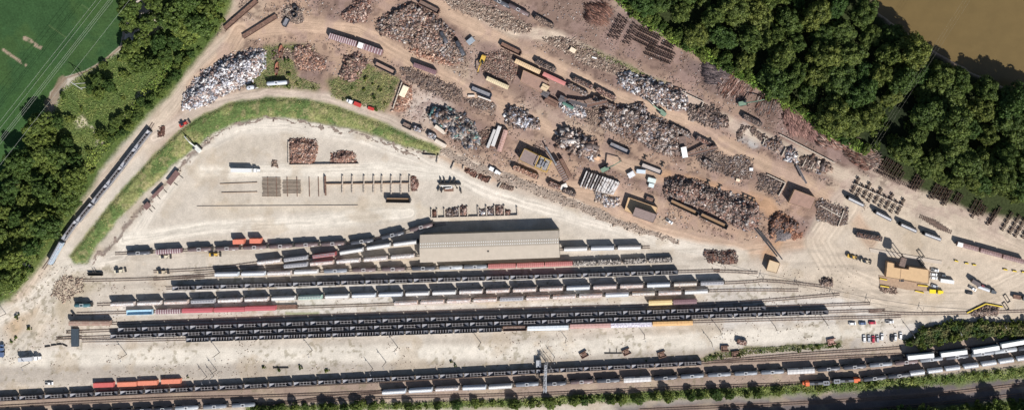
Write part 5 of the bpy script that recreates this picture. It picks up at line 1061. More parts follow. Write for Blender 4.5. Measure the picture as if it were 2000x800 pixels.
# machine rack with star of beams
x,y=W(880,362); t=empty('star_rack',(x,y,0)); b=MB(); b.box(-7.5,7,0.6,1.8,0.3,2.2); b.build('main_beam',M_under,t)
for i,(dx,dy,ex,ey) in enumerate([(-6,2,-6.3,5),(-3.5,2,-4,5),(-.2,2,.6,5),(2.4,2,3.4,4.6),(-7,-1,-8.3,-3.5),(-5,-2,-6,-4.6),(4,-1,4.8,-2),(7,-2,7.2,-5)]): b=MB(); b.beam((dx,dy,1),(ex,ey,1),.5,1.6); b.build('side_beam',M_under,t)
b=MB(); b.box(-4,2,-3.8,-1.8,0,1.4); b.build('rack_plate',M_rust,t)
b=MB(); b.beam((-6,0,2.4),(1,0,2.4),.5,.4); b.bar((1,0,2.4),(1.6,-1.3,2.4),.3).bar((1.6,-1.3,2.4),(-3,-1.7,2.4),.3); b.build('white_pipe',M_white,t); tag(t,'spiky dark pipe rack with a bent white pipe','rack')
# aircraft-like / white long beams pile
x0=0
for i in range(13):
    f=i/12; px=1140+f*62; py=350+f*18; ang=68-8*f; h=3.2; x,y=W(px,py,h); lf=34-6*f
    wcol=[mat('beam_dark',(0.16,0.14,0.14),0.7,0,0.3,1),mat('beam_white',(0.60,0.57,0.55),0.6,0,0.2,1,0.4,(0.2,0.16,0.14))][1 if i>6 or i%2==0 else 0]
    b=MB(); l=lf*S; ww=.42 if i<7 else .78; b.box(-l/2,l/2,-ww,ww,0,2.6+0.5*(i%3)); 
    o=b.build('crushed_beam',wcol); o.location=(x,y,0); o.rotation_euler=(0,0,math.radians(ang)); tag(o,f'crushed long box section, {ordn(i+1)} from left in the leaning white stack','beam','leaning white stack')
heap([(1165,372),(1205,388),(1212,402),(1190,402),(1162,388)],2.5,P_WHITE+P_ROCK,420,(0.6,1.6),'white crumbled pieces at the foot of the leaning white stack',edge=6)
# sheet pieces on ground
for i,(px,py,l,w_,a,c) in enumerate([(1233,340,4.5,3.6,30,(0.66,0.66,0.67)),(1252,334,6,2.6,-5,(0.55,0.62,0.68)),(1273,351,5.5,3,-15,(0.60,0.66,0.62)),(1272,361,3.6,2.6,-15,(0.6,0.68,0.68)),(1166,308,3.4,2.8,-20,(0.70,0.45,0.28)),(1154,302,3,6,-10,(0.62,0.62,0.64)),(790,178,4,7.5,-25,(0.80,0.70,0.52)),(1119,98,4,3,-32,(0.75,0.62,0.46)),(1161,113,3.2,1,-15,(0.78,0.75,0.72)),(1376,218,3,2.4,-20,(0.78,0.72,0.66)),(1441,351,2.6,2,-15,(0.74,0.6,0.44)),(1467,330,2.4,2,0,(0.8,0.8,0.8)),(921,187,4.4,1.3,0,(0.7,0.62,0.54)),(947,192,9,1.0,-20,(0.66,0.6,0.54)),(1101,363,5,3,25,(0.72,0.68,0.62)),(785,179,.1,.1,0,(0,0,0)),(1330,355,3,2.2,-20,(0.6,0.42,0.28)),(782,30,2.6,2.2,10,(0.72,0.7,0.64)),(779,40,2.4,2.2,5,(0.74,0.72,0.66)),(783,47,2.4,2,30,(0.7,0.68,0.64)),(920,80,5,3.5,40,(0.30,0.34,0.38)),(960,270,13,1.8,68,(0.52,0.50,0.48)),(970,265,14,2.4,70,(0.60,0.58,0.56))]):
    if l<1: continue
    x,y=W(px,py); h=2.2 if l*w_>8 else 1.2; b=MB(); b.box(-l/2,l/2,-w_/2,w_/2,0,h); t=b.build('sheet_box',mat('sheet_%d'%0 if 0 else f'sheet_metal_{"abcdefghijklmnopqrstuvwxyz"[i]}',c,0.5,0.1,0.12,1)); t.location=(x,y,0); t.rotation_euler=(0,0,math.radians(a))
    b=MB(); b.box(-l/2+.15,l/2-.15,-w_/2+.15,w_/2-.15,h+.002,h+.12); b.build('lid',t.data.materials[0],t)
    tag(t,['white crumpled box by the green crane tip','pale blue box right of the white crumpled box','pale green box below the pale-floored gondola','small cyan box just below the pale green one','orange-tan cube beside the beams heap','silver box left of the orange-tan cube','cream flat box on the orange brick heap','cream box in the weedy rubble ridge','small white box at the weedy ridge end','white cabin box inside the enclosure','tan box below the dark litter','white sack-like box at the litter edge','small tan box below the navy rail platform','long thin white beam below the navy rail platform','white plate over the short gondola','','brown-tan box at the upper edge of the great heap','upper white crate on the reddish heap','middle white crate on the reddish heap','lower white crate on the reddish heap','grey plate at the right end of the reddish heap','narrow grey beam left of the faded pink boxcar','wide grey hopper shell left of the faded pink boxcar'][i],'box')
# beige containers near grass bank
cnb=Proto(lambda:container(cm('cont_beige',(0.62,0.54,0.45)),8,2.4,1.2))
for px,py,a,l in [(859,253,-36,'beige container beside the teal heap'),(860,280,-30,'beige container at the right end of the grass bank')]:
    x,y=W(px,py,2.4); put(cnb,x,y,math.radians(a),l,'container')
bm=Proto(lambda:container(cm('cont_redorange',(0.62,0.20,0.13)),7.2,4.4,1.5))
for px,py,a,l in [(465,472,2,'left red-orange container standing above the tank row'),(498,470.5,0,'right red-orange container standing above the tank row')]:
    x,y=W(px,py,4.4); put(bm,x,y,math.radians(a),l,'container')
# ---------------------------------------------------------------- road vehicles
PAINT={}
def paint(nm,c): return mat('paint_'+nm,c,0.3,0.1,0.03,1,spec=0.5)
def wheels(t,xs,w_,r=0.36):
    for xx in xs:
        for s in (-1,1):
            b=MB(); b.bar((xx,s*w_-0.12*(1 if s>0 else -1),r),(xx,s*(w_+.02),r),r,12); b.build('wheel',M_wheel,t)
def sedan(p,pick=False):
    t=empty('parked_pickup' if pick else 'parked_car'); L_=5.4 if pick else 4.6; x=L_/2; b=MB()
    prof=[(-x,.35),(x,.35),(x,.75),(x-.15,.9),(x-1.2,.98),(-x+.1,.98),(-x,.85)]
    b.add([(a,-.9,z) for a,z in prof]+[(a,.9,z) for a,z in prof],[tuple(range(7)),tuple(range(7,14))[::-1]]+[(i,7+i,7+(i+1)%7,(i+1)%7) for i in range(7)]); b.build('body',p,t)
    c0,c1=(-0.5,1.3) if pick else (-1.7,1.0)
    b=MB(); b.add([(c0-.25,-.82,.985),(c1+.55,-.82,.985),(c1+.55,.82,.985),(c0-.25,.82,.985),(c0+.25,-.66,1.45),(c1-.2,-.66,1.45),(c1-.2,.66,1.45),(c0+.25,.66,1.45)],BF.tolist()); b.build('windows',M_glass,t)
    b=MB(); b.box(c0+.22,c1-.17,-.68,.68,1.452,1.5); b.build('roof',p,t)
    if pick: b=MB(); b.box(-x+.15,-.85,-.75,.75,.982,1.0); b.build('cargo_bed',M_wheel,t)
    wheels(t,(-x+.85,x-.85),.82); 
    for s in (-1,1): b=MB(); b.box(x-.1,x+.02,s*.62-.2,s*.62+.2,.6,.76); b.build('headlight',M_white,t)
    return t
W_=paint('white',(.80,.80,.79)); cars_={ 'w':Proto(lambda:sedan(W_)),'wp':Proto(lambda:sedan(W_,True)),'b':Proto(lambda:sedan(paint('blue',(.10,.15,.26)))),'r':Proto(lambda:sedan(paint('red',(.45,.03,.06)))),'k':Proto(lambda:sedan(paint('black',(.03,.03,.035)))),'s':Proto(lambda:sedan(paint('silver',(.42,.44,.47)))),'dk':Proto(lambda:sedan(paint('dark_grey',(.08,.09,.10)),True))}
def vcar(k,px,py,a,l,cat='car',g=None): x,y=W(px,py,1.2); put(cars_[k],x,y,math.radians(a),l,cat,g)
for q in [('w',1665,631.5,0,'white car, leftmost of four spread along the road'),('b',1685,631,0,'dark blue car parked left of the red car'),('r',1704,630,0,'bright red car parked along the road'),('wp',1738,628,0,'white pickup right of the red car'),
 ('w',1688.5,661,92,'white car, leftmost in the lower parking row'),('s',1697.5,661,88,'silver car, second in the lower parking row'),('r',1706,662,90,'dark red car in the lower parking row'),('s',1714.5,661.5,92,'silver car right of the dark red car'),('w',1723,658,85,'white car, fifth in the lower parking row'),
 ('k',1742.5,660,88,'black car at the left of the right parking trio'),('w',1749.5,658.5,84,'white car in the middle of the right parking trio'),('w',1759.5,655.5,86,'white car, rightmost in the lower parking row'),
 ('wp',1826,527.5,-8,'white pickup, upper one beside the tan office'),('w',1824,535.5,-8,'white car, middle one beside the tan office'),('w',1824.5,542.5,-8,'white car, lower one beside the tan office'),('dk',1840,537,-8,'dark grey pickup right of the white cars'),('s',1826,558.5,-20,'silver car behind the yellow truck'),
 ('k',1893.5,571.5,-8,'black car below the tanker truck'),('wp',1307,432,-35,'white pickup below the tan walled building'),('wp',95,748,0,'white pickup above the coal train at the far left'),('dk',51,517,-30,'dark pickup at the left wood edge')]: vcar(q[0],q[1],q[2],q[3],q[4],'pickup' if 'pickup' in q[4] else 'car')
def semi(pc,pt,Lt=12.5,tank=False,Ht=3.9):
    t=empty('semi_truck'); b=MB(); 
    if tank: b.bar((-Lt/2,0,2.3),(Lt/2,0,2.3),1.2,16)
    else: b.box(-Lt/2,Lt/2,-1.28,1.28,1.2,Ht)
    b.build('trailer',pt,t); b=MB(); b.box(-Lt/2,Lt/2+5,-.5,.5,.8,1.1); b.build('frame',M_under,t)
    c=Lt/2+2.0; b=MB(); b.box(c-.8,c+1.2,-1.2,1.2,1.1,3.2).box(c+1.2,c+3,-.85,.85,1.1,2.2); b.build('cab',pc,t); b=MB(); b.box(c+1.202,c+1.26,-1.05,1.05,2.3,3.0); b.build('windscreen',M_glass,t)
    wheels(t,(-Lt/2+1,-Lt/2+2.3,Lt/2-.2,Lt/2+1,c+2.2),1.1,.5); return t
def tr(p,px,py,a,l,h=3.5,cat='truck'): x,y=W(px,py,h); put(p,x,y,math.radians(a),l,cat)
wg=paint('trailer_grey',(.52,.53,.55)); tr(N(lambda:semi(W_,wg,9)),49,701,4,'grey box truck with white cab at the lower left')
tr(N(lambda:semi(W_,paint('trailer_white',(.72,.72,.70)),13.6)),471,332.5,-1,'white semi-trailer truck on the pale inner yard')
tr(N(lambda:semi(paint('blue',(0,0,0)),paint('navy',(.10,.14,.24)),3.2,Ht=2.4)),0,693,88,'blue truck cut by the left edge')
tr(N(lambda:semi(paint('dark_grey',(0,0,0)),wg,8,True)),1922,563,-20,'grey tanker truck in the parking yard',3)
tr(N(lambda:semi(paint('maroon',(.18,.04,.05)),paint('dark_load',(.12,.10,.10)),6)),1906,552,-30,'dark maroon truck beside the tanker truck',3); vcar('wp',1900,563,-30,'white pickup left of the tanker truck','pickup')
tr(N(lambda:container(paint('trailer_white',(.72,.72,.70)),9,2.6,1.2)),1850.5,549,-8,'white container trailer right of the tan office',2.6,'container')
yl=paint('yellow',(.78,.60,.02)); tr(N(lambda:semi(yl,yl,4.2,Ht=2.2)),1822,569,-4,'bright yellow truck at the tan office corner',2.5)
tr(N(lambda:semi(paint('dark_grey',(0,0,0)),M_rust,5,Ht=2.2)),1987,580,-10,'dark truck with orange load near the right edge',2.5)
tr(N(lambda:semi(W_,W_,3.2,Ht=1.8)),960,330,-28,'white service truck on the rocks below the scrapyard',2)
tr(N(lambda:semi(W_,paint('red_load',(.5,.06,.05)),5,Ht=2)),698,204,158,'white truck with red bed on the curving road',2)
tr(N(lambda:container(paint('red_load',(.5,.06,.05)),4,1.4,1)),724,212,-18,'small red box trailer on the curving road',1.4,'trailer')
# machines
def handler(px,py,ang,mc,reach,label,boom_up=7.0,cat='crane'):
    x,y=W(px,py); t=empty('material_handler',(x,y,0),math.radians(ang)); b=MB(); b.box(-2.6,2.6,-1.9,-1.2,.1,.9).box(-2.6,2.6,1.2,1.9,.1,.9).box(-1,1,-1.2,1.2,.5,1.2); b.build('tracks',M_under,t)
    b=MB(); b.box(-3.2,1.6,-1.4,1.4,1.3,2.9).box(-3.6,-3.2,-1.3,1.3,1.4,2.5); b.build('engine_body',mc,t); b=MB(); b.box(.2,1.8,.4,1.4,2.902,4.3); b.build('cab',M_glass,t)
    b=MB(); b.beam((1,0,2.5),(reach*.55,0,boom_up),.7,.8); b.build('boom',mc,t); b=MB(); b.beam((reach*.55,0,boom_up),(reach,0,3.2),.5,.6); b.build('arm',mc,t)
    b=MB(); b.bar((reach,0,3.2),(reach,0,2.0),.25,6)
    for k in range(5): a=k*1.2566; b.beam((reach,0,2.1),(reach+.8*math.cos(a),.8*math.sin(a),.9),.25,.3)
    b.build('grapple',M_under,t); tag(t,label,cat)
gr=mat('machine_green_paint',(.17,.25,.18),.6,.1,.2,1,.15); ye=mat('machine_yellow',(.62,.40,.08),.5,.1,.2,1,.15)
handler(1184,328,27,gr,11,'green crane working below the grey gondola',8); handler(1292,218,140,gr,13,'green crane between white heap and mixed heap',8); handler(1452,201,10,gr,13.5,'pale green crane among the rusty stacks by the forest',7)
handler(943,118,-110,ye,8,'yellow excavator left of the jumbled wreckage',5,'excavator'); handler(387,288,135,mat('machine_pale',(.6,.6,.55),.5),11,'pale drilling machine with a long boom on the grass bank',4)
def loader(px,py,ang,mc,label):
    x,y=W(px,py); t=empty('wheel_loader',(x,y,0),math.radians(ang)); b=MB(); b.box(-3,-.4,-1.1,1.1,.9,2.1).box(.1,1.8,-.8,.8,.8,1.5).box(-.4,.1,-.4,.4,.9,1.3); b.build('body',mc,t); b=MB(); b.box(-1.4,.2,-.7,.7,2.102,3.3); b.build('cab',M_glass,t)
    b=MB(); b.beam((1,.6,1.6),(3.2,.6,.8),.25,.3).beam((1,-.6,1.6),(3.2,-.6,.8),.25,.3); b.build('lift_arm',mc,t); b=MB(); b.box(3.2,4.3,-1.4,1.4,.1,.9); b.build('bucket',M_under,t); wheels(t,(-2,1.4),1.15,.75); tag(t,label,'loader')
loader(420,496,0,ye,'yellow wheel loader below the red-orange containers'); loader(1663,500,-15,ye,'yellow wheel loader left of the tan office'); loader(1689,509,-10,mat('machine_faded',(.5,.42,.3),.6),'faded loader right of the yellow wheel loader'); loader(318,530,2,mat('machine_faded',(0,0,0)),'pale machine above the left end of the short tracks')
loader(235,528,10,mat('machine_cream',(.6,.55,.42),.6),'cream machine with white drums left of the short tracks'); loader(323,500,0,mat('machine_cream',(0,0,0)),'cream machine below the pale striped boxcar'); loader(361,242,30,paint('red_load',(0,0,0)),'small red loader at the left tip of the grass bank')
x,y=W(187,534); t=empty('steel_trough',(x,y,0)); b=MB(); b.box(-5,5,-1,-.8,0,1.6).box(-5,5,.8,1,0,1.6).box(-5,5,-.8,.8,0,.3); b.build('body',M_under,t); b=MB(); b.beam((-.6,1,1),(-1.2,2.4,2.2),.4,.4).beam((1,1,1),(.2,2.6,2.2),.4,.4); b.build('arm',M_under,t); tag(t,'dark steel trough with two arms left of the yard','trough')
for i,(px,py,a,l,lab) in enumerate([(93,675.5,8,3.2,'a'),(105,673,8,3,'b'),(116,671.5,3,3,'c'),(127,673,-25,3,'d')]):
    x,y=W(px,py); b=MB(); b.add([(-l/2-.3,-.5,0),(l/2+.3,-.5,0),(l/2+.3,.5,0),(-l/2-.3,.5,0),(-l/2,-.25,.8),(l/2,-.25,.8),(l/2,.25,.8),(-l/2,.25,.8)],BF.tolist()); o=b.build('barrier_block',M_under); o.location=(x,y,0); o.rotation_euler=(0,0,math.radians(a)); tag(o,f'dark barrier block, {ordn(i+1)} from left beside the steel platform','barrier')
for i,(px,py,c,lab) in enumerate([(1416,679,M_rust,'rusty box with dark top left of the black skip'),(1437,690,M_rust,'rusty bin below the black skip'),(1624,666,cm('brick_ruin',(0.36,0.2,0.16),.4),'ruined brick-red pit frame above the weedy strip'),(1293,691,M_rust,'rusty scrap block above the main line hoppers'),(1224,686,M_rust,'brown crate right of the low ground rails'),(1141,691,M_rust,'low brown frame left of the ground rails')]):
    x,y=W(px,py); t=empty('scrap_crate',(x,y,0),.1*i); b=MB(); b.box(-2.6,2.6,-1.9,-1.5,0,1.5).box(-2.6,2.6,1.5,1.9,0,1.5).box(-2.6,-2.2,-1.5,1.5,0,1.5); b.build('frame',c,t); b=MB(); b.box(-1.6,1.6,-1,1,0,1); b.build('core',c,t); tag(t,lab,'frame')
x,y=W(1197,689); b=MB(); b.box(-5.5,6,-.3,.3,0,.5).box(-2,-1.7,.3,3,0,.4).box(2.4,2.7,.3,3,0,.4); o=b.build('ground_beam',M_under); o.location=(x,y,0); tag(o,'dark low beam with two prongs above the main line','beam')
x,y=W(549,717); b=MB(); b.box(-5,5,-.3,.3,0,.7).box(-5,-4.4,-.5,.5,0,.8); o=b.build('ground_beam',M_under); o.location=(x,y,0); tag(o,'lone dark beam lying above the coal train','beam')
# ---------------------------------------------------------------- vegetation
def leafmat(name,c1,c2,tr_=0.25):
    m=bpy.data.materials.new(name); m.use_nodes=True; n=m.node_tree.nodes; l=m.node_tree.links; b=n['Principled BSDF']; b.inputs['Roughness'].default_value=.6; b.inputs['Specular IOR Level'].default_value=.25
    at=n.new('ShaderNodeAttribute'); at.attribute_name='Col'; oi=n.new('ShaderNodeObjectInfo'); mx=n.new('ShaderNodeMix'); mx.data_type='RGBA'; mx.inputs[6].default_value=(*c1,1); mx.inputs[7].default_value=(*c2,1); l.new(oi.outputs['Random'],mx.inputs['Factor'])
    mm=n.new('ShaderNodeMix'); mm.data_type='RGBA'; mm.blend_type='MULTIPLY'; mm.inputs['Factor'].default_value=1; l.new(mx.outputs[2],mm.inputs[6]); l.new(at.outputs['Color'],mm.inputs[7]); l.new(mm.outputs[2],b.inputs['Base Color'])
    t=n.new('ShaderNodeBsdfTranslucent'); l.new(mm.outputs[2],t.inputs['Color']); ms=n.new('ShaderNodeMixShader'); ms.inputs[0].default_value=tr_; l.new(b.outputs[0],ms.inputs[1]); l.new(t.outputs[0],ms.inputs[2]); l.new(ms.outputs[0],n['Material Output'].inputs['Surface']); return m
lm_f=leafmat('forest_leaves',(0.052,0.098,0.026),(0.140,0.165,0.042)); lm_b=leafmat('bush_leaves',(0.070,0.12,0.026),(0.16,0.19,0.045)); lm_w=leafmat('wood_leaves',(0.050,0.095,0.024),(0.140,0.180,0.042)); m_bark=mat('bark',(0.12,0.09,0.07),.9,0,.3,2)
def crown(R,Hc,z0,nl,per,ls,seed,shape=0.8):
    r=np.random.default_rng(seed); c=[];q=[]
    Vs=[];Cs=[]; ax=r.uniform(.75,1.2); ph0=r.uniform(0,6.28); big=[(r.uniform(0,6.28),r.uniform(.3,1),r.uniform(.6,1.15)) for _ in range(7)]
    for i in range(nl):
        th=r.uniform(0,6.283); u=r.random(); ph=math.acos(1-u*1.1); rr=r.uniform(0.72,1.0)*(1+.16*math.sin(2*th+ph0)+.10*math.sin(5*th+2*ph0))
        cx,cy,cz=R*rr*math.sin(ph)*math.cos(th),R*rr*math.sin(ph)*math.sin(th),z0+Hc*rr*max(-.15,math.cos(ph))
        if i<nl//4: cx,cy,cz=cx*.6,cy*.6,z0+Hc*r.uniform(.45,1.0)
        lr=R*r.uniform(.09,.26); k=int(per*(lr/(R*.17))**1.6*.8)+8; d=r.normal(size=(k,3)); d/=np.linalg.norm(d,axis=1,keepdims=True); d[:,2]=np.where(d[:,2]<-.3,-d[:,2],d[:,2])
        p=np.array([cx,cy,cz])+d*lr*np.array([1,1,.8])*r.uniform(.75,1.12,(k,1)); n=d+r.normal(0,.45,(k,3)); n/=np.linalg.norm(n,axis=1,keepdims=True)
        a=np.cross(n,r.normal(size=(k,3))); a/=np.linalg.norm(a,axis=1,keepdims=True); b_=np.cross(n,a); s=(ls*r.uniform(.6,1.3,k))[:,None]
        Vs.append(np.stack([p-a*s*.5-b_*s*.35,p+a*s*.5-b_*s*.35,p+a*s*.5+b_*s*.35,p-a*s*.5+b_*s*.35],1).reshape(-1,3))
        tone=r.uniform(.68,1.3); cc=np.repeat(np.clip(tone*r.uniform(.65,1.4,(k,1)),.3,1.8)*np.array([[1+.25*(tone-1),1,.9]]),4,axis=0); Cs.append(cc)
    V=np.concatenate(Vs); Cc=np.concatenate(Cs); return V,np.arange(len(V)).reshape(-1,4),Cc
def tree_proto(R,H,nl,per,ls,seed,lm,nm):
    t=empty(nm); V,F,Cc=crown(R,H*.5,H*.42,nl,per,ls,seed); np_obj('crown',V,F,lm,t,Cc)
    b=MB(); b.bar((0,0,-.3),(.2,.1,H*.5),.38,8,.22); r=random.Random(seed)
    for i in range(6): a=i*1.05+r.random(); b.bar((.1,.05,H*.3+i*.3),(R*.6*math.cos(a),R*.6*math.sin(a),H*.62+r.random()*2),.17,5,.06)
    b.build('trunk',m_bark,t); return t
def bush_proto(R,H,nl,per,ls,seed,lm):
    t=empty('bush'); V,F,Cc=crown(R,H*.6,H*.3,nl,per,ls,seed); np_obj('foliage',V,F,lm,t,Cc); return t
FT=[Proto((lambda i=i:tree_proto(10.0,21,150,62,.85,100+i,lm_f,'forest_tree'))) for i in range(5)]
WT=[Proto((lambda i=i:tree_proto(6.2,12,100,52,.62,200+i,lm_w,'broadleaf_tree'))) for i in range(4)]
BU=[Proto((lambda i=i:bush_proto(2.6,3.2,30,34,.5,300+i,lm_b))) for i in range(4)]
SB=[Proto((lambda i=i:bush_proto(1.3,1.5,8,40,.42,400+i,lm_b))) for i in range(3)]
def poisson(poly,dist,n,seed,avoid=(),edge=0.0):
    r=random.Random(seed); xs=[p[0] for p in poly]; ys=[p[1] for p in poly]; N_=6000; X=np.array([r.uniform(min(xs),max(xs)) for _ in range(N_)]); Y=np.array([r.uniform(min(ys),max(ys)) for _ in range(N_)])
    ok=sdf(X,Y,poly)>edge
    for a in avoid: ok&=sdf(X,Y,a)<0
    out=[]
    for x,y in zip(X[ok],Y[ok]):
        if all((x-a)**2+(y-b_)**2>dist*dist for a,b_ in out): out.append((x,y))
        if len(out)>=n: break
    return out
def plant(protos,pts,desc,cat,smin,smax,seed,group):
    r=random.Random(seed); pts=sorted(pts,key=lambda p:p[0])
    for i,(px,py) in enumerate(pts):
        x,y=W(px,py); o=protos[r.randrange(len(protos))].get(); s=r.uniform(smin,smax); o.location=(x,y,-.1); o.rotation_euler=(0,0,r.uniform(0,6.28)); o.scale=(s,s*r.uniform(.72,1.15),s*r.uniform(.7,1.3)); tag(o,desc.format(ordn(i+1)),cat,group)
GAP=[(1672,300),(1705,225),(1770,165),(1820,195),(1772,250),(1740,310)]
fpoly=[(1195,-45),(1225,-12),(1300,45),(1390,90),(1460,128),(1530,170),(1610,220),(1672,250),(1715,270),(1745,290),(1800,318),(1850,338),(1900,353),(2050,384),(2050,222),(1960,190),(1900,160),(1850,132),(1790,98),(1740,62),(1700,20),(1680,-45)]
plant(FT,poisson(fpoly,36,150,11,[GAP],2),'tall green tree, {} from left in the right-hand forest','tree',.7,1.2,1,'trees of the right-hand forest')
plant(WT,poisson([(1198,-20),(1225,12),(1310,72),(1390,115),(1460,152),(1530,197),(1610,252),(1680,298),(1690,290),(1610,230),(1530,178),(1460,135),(1390,98),(1310,52),(1235,0)],17,40,5),'small bright tree, {} from left along the forest edge','tree',.45,.7,2,'small trees on the forest edge')
plant(FT,poisson([(1745,292),(1800,330),(1850,352),(1900,368),(2050,398),(2050,386),(1900,352),(1850,336),(1800,312),(1745,280)],20,30,77),'dark tree, {} from left above the wheelset rows','tree',.45,.7,71,'trees above the wheelset rows')
plant(BU,poisson([(1198,-20),(1222,16),(1310,78),(1390,121),(1460,158),(1530,203),(1610,258),(1690,300),(1690,285),(1610,240),(1460,140),(1310,60),(1240,0)],14,55,6),'bright green bush, {} from left along the forest edge','bush',.8,1.5,3,'bushes on the forest edge')
plant(BU,poisson(GAP,16,12,16),'dark shaded bush, {} from left in the forest gap','bush',.8,1.5,13,'bushes in the forest gap')
wA=[(262,80),(252,25),(300,-40),(460,-40),(430,20),(395,55),(372,80),(345,115),(325,140),(285,130),(262,110)]
wB=[(20,330),(50,295),(95,240),(118,225),(130,262),(150,295),(180,330),(175,352),(120,430),(70,490),(35,545),(-30,600),(-30,390)]
plant(WT,poisson(wA,26,60,21),'leafy tree, {} from left in the upper-left wood','tree',.8,1.6,4,'trees of the upper-left wood')
plant(WT,poisson(wB,25,90,22),'leafy tree, {} from left in the lower-left wood','tree',.6,1.4,5,'trees of the lower-left wood')
plant(WT,[(206,128),(184,172),(196,158),(222,165),(200,182)],'round meadow tree, {} from left near the transmission pole','tree',.4,.8,6,'meadow trees by the transmission pole')
plant(WT,poisson([(206,262),(235,230),(262,210),(300,185),(345,130),(372,85),(385,92),(350,150),(318,188),(285,215),(250,255),(215,285)],14,45,7),'narrow tree, {} from left in the strip beside the left haul road','tree',.35,.62,7,'trees of the strip by the left haul road')
plant(BU,poisson([(150,300),(210,265),(285,215),(322,180),(420,60),(455,10),(440,-10),(380,80),(330,130),(300,175),(190,285),(90,430),(30,560),(45,560),(130,420),(190,335)],17,38,8),'bush, {} from left along the left haul road bank','bush',.6,1.3,8,'bushes on the left haul road bank')
plant(BU,poisson([(110,260),(125,180),(165,148),(230,105),(262,95),(290,170),(262,215),(225,260),(190,300),(150,280)],27,12,9),'meadow bush, {} from left in the left meadow','bush',.5,1.2,9,'bushes of the left meadow')
plant(BU,poisson([(1772,668),(1800,642),(1868,628),(2040,630),(2040,652),(1900,652),(1800,672)],13,45,12),'dense hedge bush, {} from left above the white containers','bush',.9,1.6,10,'bushes of the hedge above the containers')
def vline(x): return np.interp(x,[480,700,1000,1300,1500,1800,2060],[797,790,786,772,764,741,716])
r=random.Random(3); pts=[]
for x in range(500,2050,21): pts.append((x+r.uniform(-8,8),vline(x)+r.uniform(-5,5)))
plant(BU,pts,'trackside bush, {} from left in the strip below the main line','bush',.45,.95,11,'bushes below the main line')
pts=[(px,vline(px)+r.uniform(-3,3)) for px in [505,520,536,552,579,598,640,655,676,700,731,775,803,858,895,930,1002,1008,1040,1075,1126,1142,1192,1216,1247,1277,1305,1350,1368,1398,1425,1480,1520]]
plant(WT,pts,'small upright tree, {} from left in the strip below the main line','tree',.34,.66,12,'small trees below the main line')
pts=[(px,py) for px,py in poisson([(1360,840),(1560,830),(1700,812),(1850,800),(2060,780),(2060,880),(1360,880)],17,70,31)]
plant(WT,pts,'tree, {} from left in the bottom-right wood','tree',1.0,1.6,14,'trees of the bottom-right wood')
pts=[(px,py) for px,py in poisson([(1500,812),(1700,800),(1850,786),(2060,768),(2060,800),(1700,822)],16,22,32)]
plant(BU,pts,'bush, {} from left at the bottom-right wood edge','bush',.6,1.2,15,'bushes of the bottom-right wood edge')
plant(SB,poisson(isl1,16,9,41)+poisson(isl2,17,12,42),'low weed bush, {} from left on the scrapyard islands','bush',.7,1.6,16,'weed bushes on the scrapyard islands')
plant(SB,[(517,716),(588,716),(640,722),(545,720),(883,705),(890,712),(1262,703),(1390,695),(1400,692),(1408,697),(31,660),(22,665),(60,640),(36,617),(368,735)],'isolated shrub, {} from left on the lower gravel','bush',.7,1.5,17,'isolated shrubs on the gravel')
pts=[]
for i in range(16): f=r.random(); pts.append((1375+f*265+r.uniform(-2,2),699-f*27+r.uniform(-3,4)))
plant(SB,pts,'weed bush, {} from left on the strip above the last hoppers','bush',.6,1.3,18,'weed bushes above the last hoppers')
# leafy ground cover
def cover(name,poly,n,sz,h,c1,c2,seed,label):
    r=np.random.default_rng(seed); xs=[p[0] for p in poly]; ys=[p[1] for p in poly]; px=r.uniform(min(xs),max(xs),n*4); py=r.uniform(min(ys),max(ys),n*4)
    k=np.where((sdf(px+(fbm(px,py,18,seed)-.5)*10,py,poly)>0)&(r.random(len(px))<0.25+fbm(px,py,12,seed+2)))[0][:n]; px,py=px[k],py[k]; m=len(k)
    gz=1.0*smooth(sdf(px,py,berm)/10) if name=='bank_grass' else (h*1.3*np.clip(fbm(px,py,9,seed+11,3)*1.6-.35,0,1)*smooth(sdf(px,py,poly)/5) if h>1 else 0)
    p=np.stack([(px-1000)*S,(400-py)*S,gz+r.uniform(0.05,h,m)],1); nn=r.normal(0,.6,(m,3)); nn[:,2]=1; nn/=np.linalg.norm(nn,axis=1,keepdims=True)
    a=np.cross(nn,r.normal(size=(m,3))); a/=np.linalg.norm(a,axis=1,keepdims=True); b_=np.cross(nn,a); s=(sz*r.uniform(.5,1.4,m))[:,None]
    V=np.stack([p-a*s*.5-b_*s*.4,p+a*s*.5-b_*s*.4,p+a*s*.5+b_*s*.4,p-a*s*.5+b_*s*.4],1).reshape(-1,3); f=fbm(px,py,15,seed+6)[:,None]; f=np.clip((f-.3)*2.4,0,1)
    cc=(np.array(c1)*(1-f)+np.array(c2)*f)*r.uniform(.7,1.3,(m,1)); tag(np_obj(name,V,np.arange(len(V)).reshape(-1,4),mat('ground_cover',(1,1,1),.7,0,.1,1,attr=True),None,np.repeat(cc,4,axis=0)),label,'grass',None,'stuff')
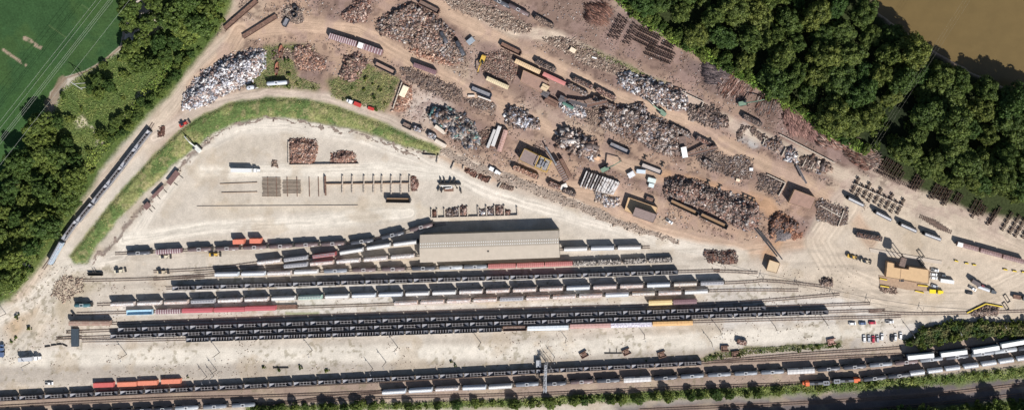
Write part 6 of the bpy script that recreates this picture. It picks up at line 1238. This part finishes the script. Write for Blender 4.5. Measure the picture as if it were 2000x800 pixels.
G1=RGB(98,118,62); G2=RGB(168,164,106)
cover('bank_grass',berm,13000,.42,.22,G1,G2,1,'tufted grass on the long curved bank around the pale yard')
cover('meadow_grass',[(100,225),(120,175),(160,145),(235,100),(300,70),(330,120),(300,190),(250,250),(200,310),(130,420),(40,560),(0,580),(0,420),(60,300)],14000,.6,.5,G1,RGB(132,140,74),2,'long grass and weeds of the left meadow')
cover('island_weeds',isl1,2200,.5,.5,G1,G2,3,'weeds covering the left scrapyard island'); cover('island_weeds',isl2,2400,.5,.5,G1,G2,4,'weeds covering the right scrapyard island')
cover('strip_weeds',veg2,12000,.6,.7,G1,RGB(120,130,60),5,'weeds along the strip below the main line')
cover('ridge_weeds',[(1115,88),(1180,106),(1235,130),(1300,165),(1292,172),(1220,142),(1170,120),(1112,98)],1800,.5,.4,G1,G2,6,'weeds on the rubble ridge between upper haul roads')
cover('edge_weeds',[(1372,697),(1450,680),(1640,668),(1645,677),(1450,692),(1374,706)],2500,.5,.5,G1,RGB(120,116,70),7,'weeds on the strip above the last hoppers')

cover('hedge_undergrowth',hedge,14000,.7,2.4,RGB(60,84,36),RGB(128,120,76),11,'mixed green and brown undergrowth filling the hedge above the containers')
cover('strip_undergrowth',[(560,793),(700,788),(1000,778),(1500,752),(1800,735),(2100,705),(2100,722),(1800,749),(1500,768),(1000,790),(560,798)],8500,.6,1.6,RGB(84,112,44),RGB(150,156,86),12,'bright low undergrowth of the strip below the main line')
cover('edge_undergrowth',[(1195,-5),(1222,22),(1310,84),(1390,127),(1460,163),(1530,208),(1610,263),(1690,305),(1690,280),(1610,235),(1530,180),(1460,135),(1310,52),(1225,-20)],16000,.7,2.6,RGB(76,112,36),RGB(140,164,66),13,'bright vines and undergrowth along the forest edge')
cover('bank_undergrowth',[(440,10),(400,62),(345,130),(300,190),(215,285),(150,370),(90,450),(35,565),(20,560),(100,400),(190,285),(290,165),(385,60),(430,0)],14000,.65,1.6,RGB(80,112,40),RGB(146,160,70),14,'low undergrowth beside the left haul road')
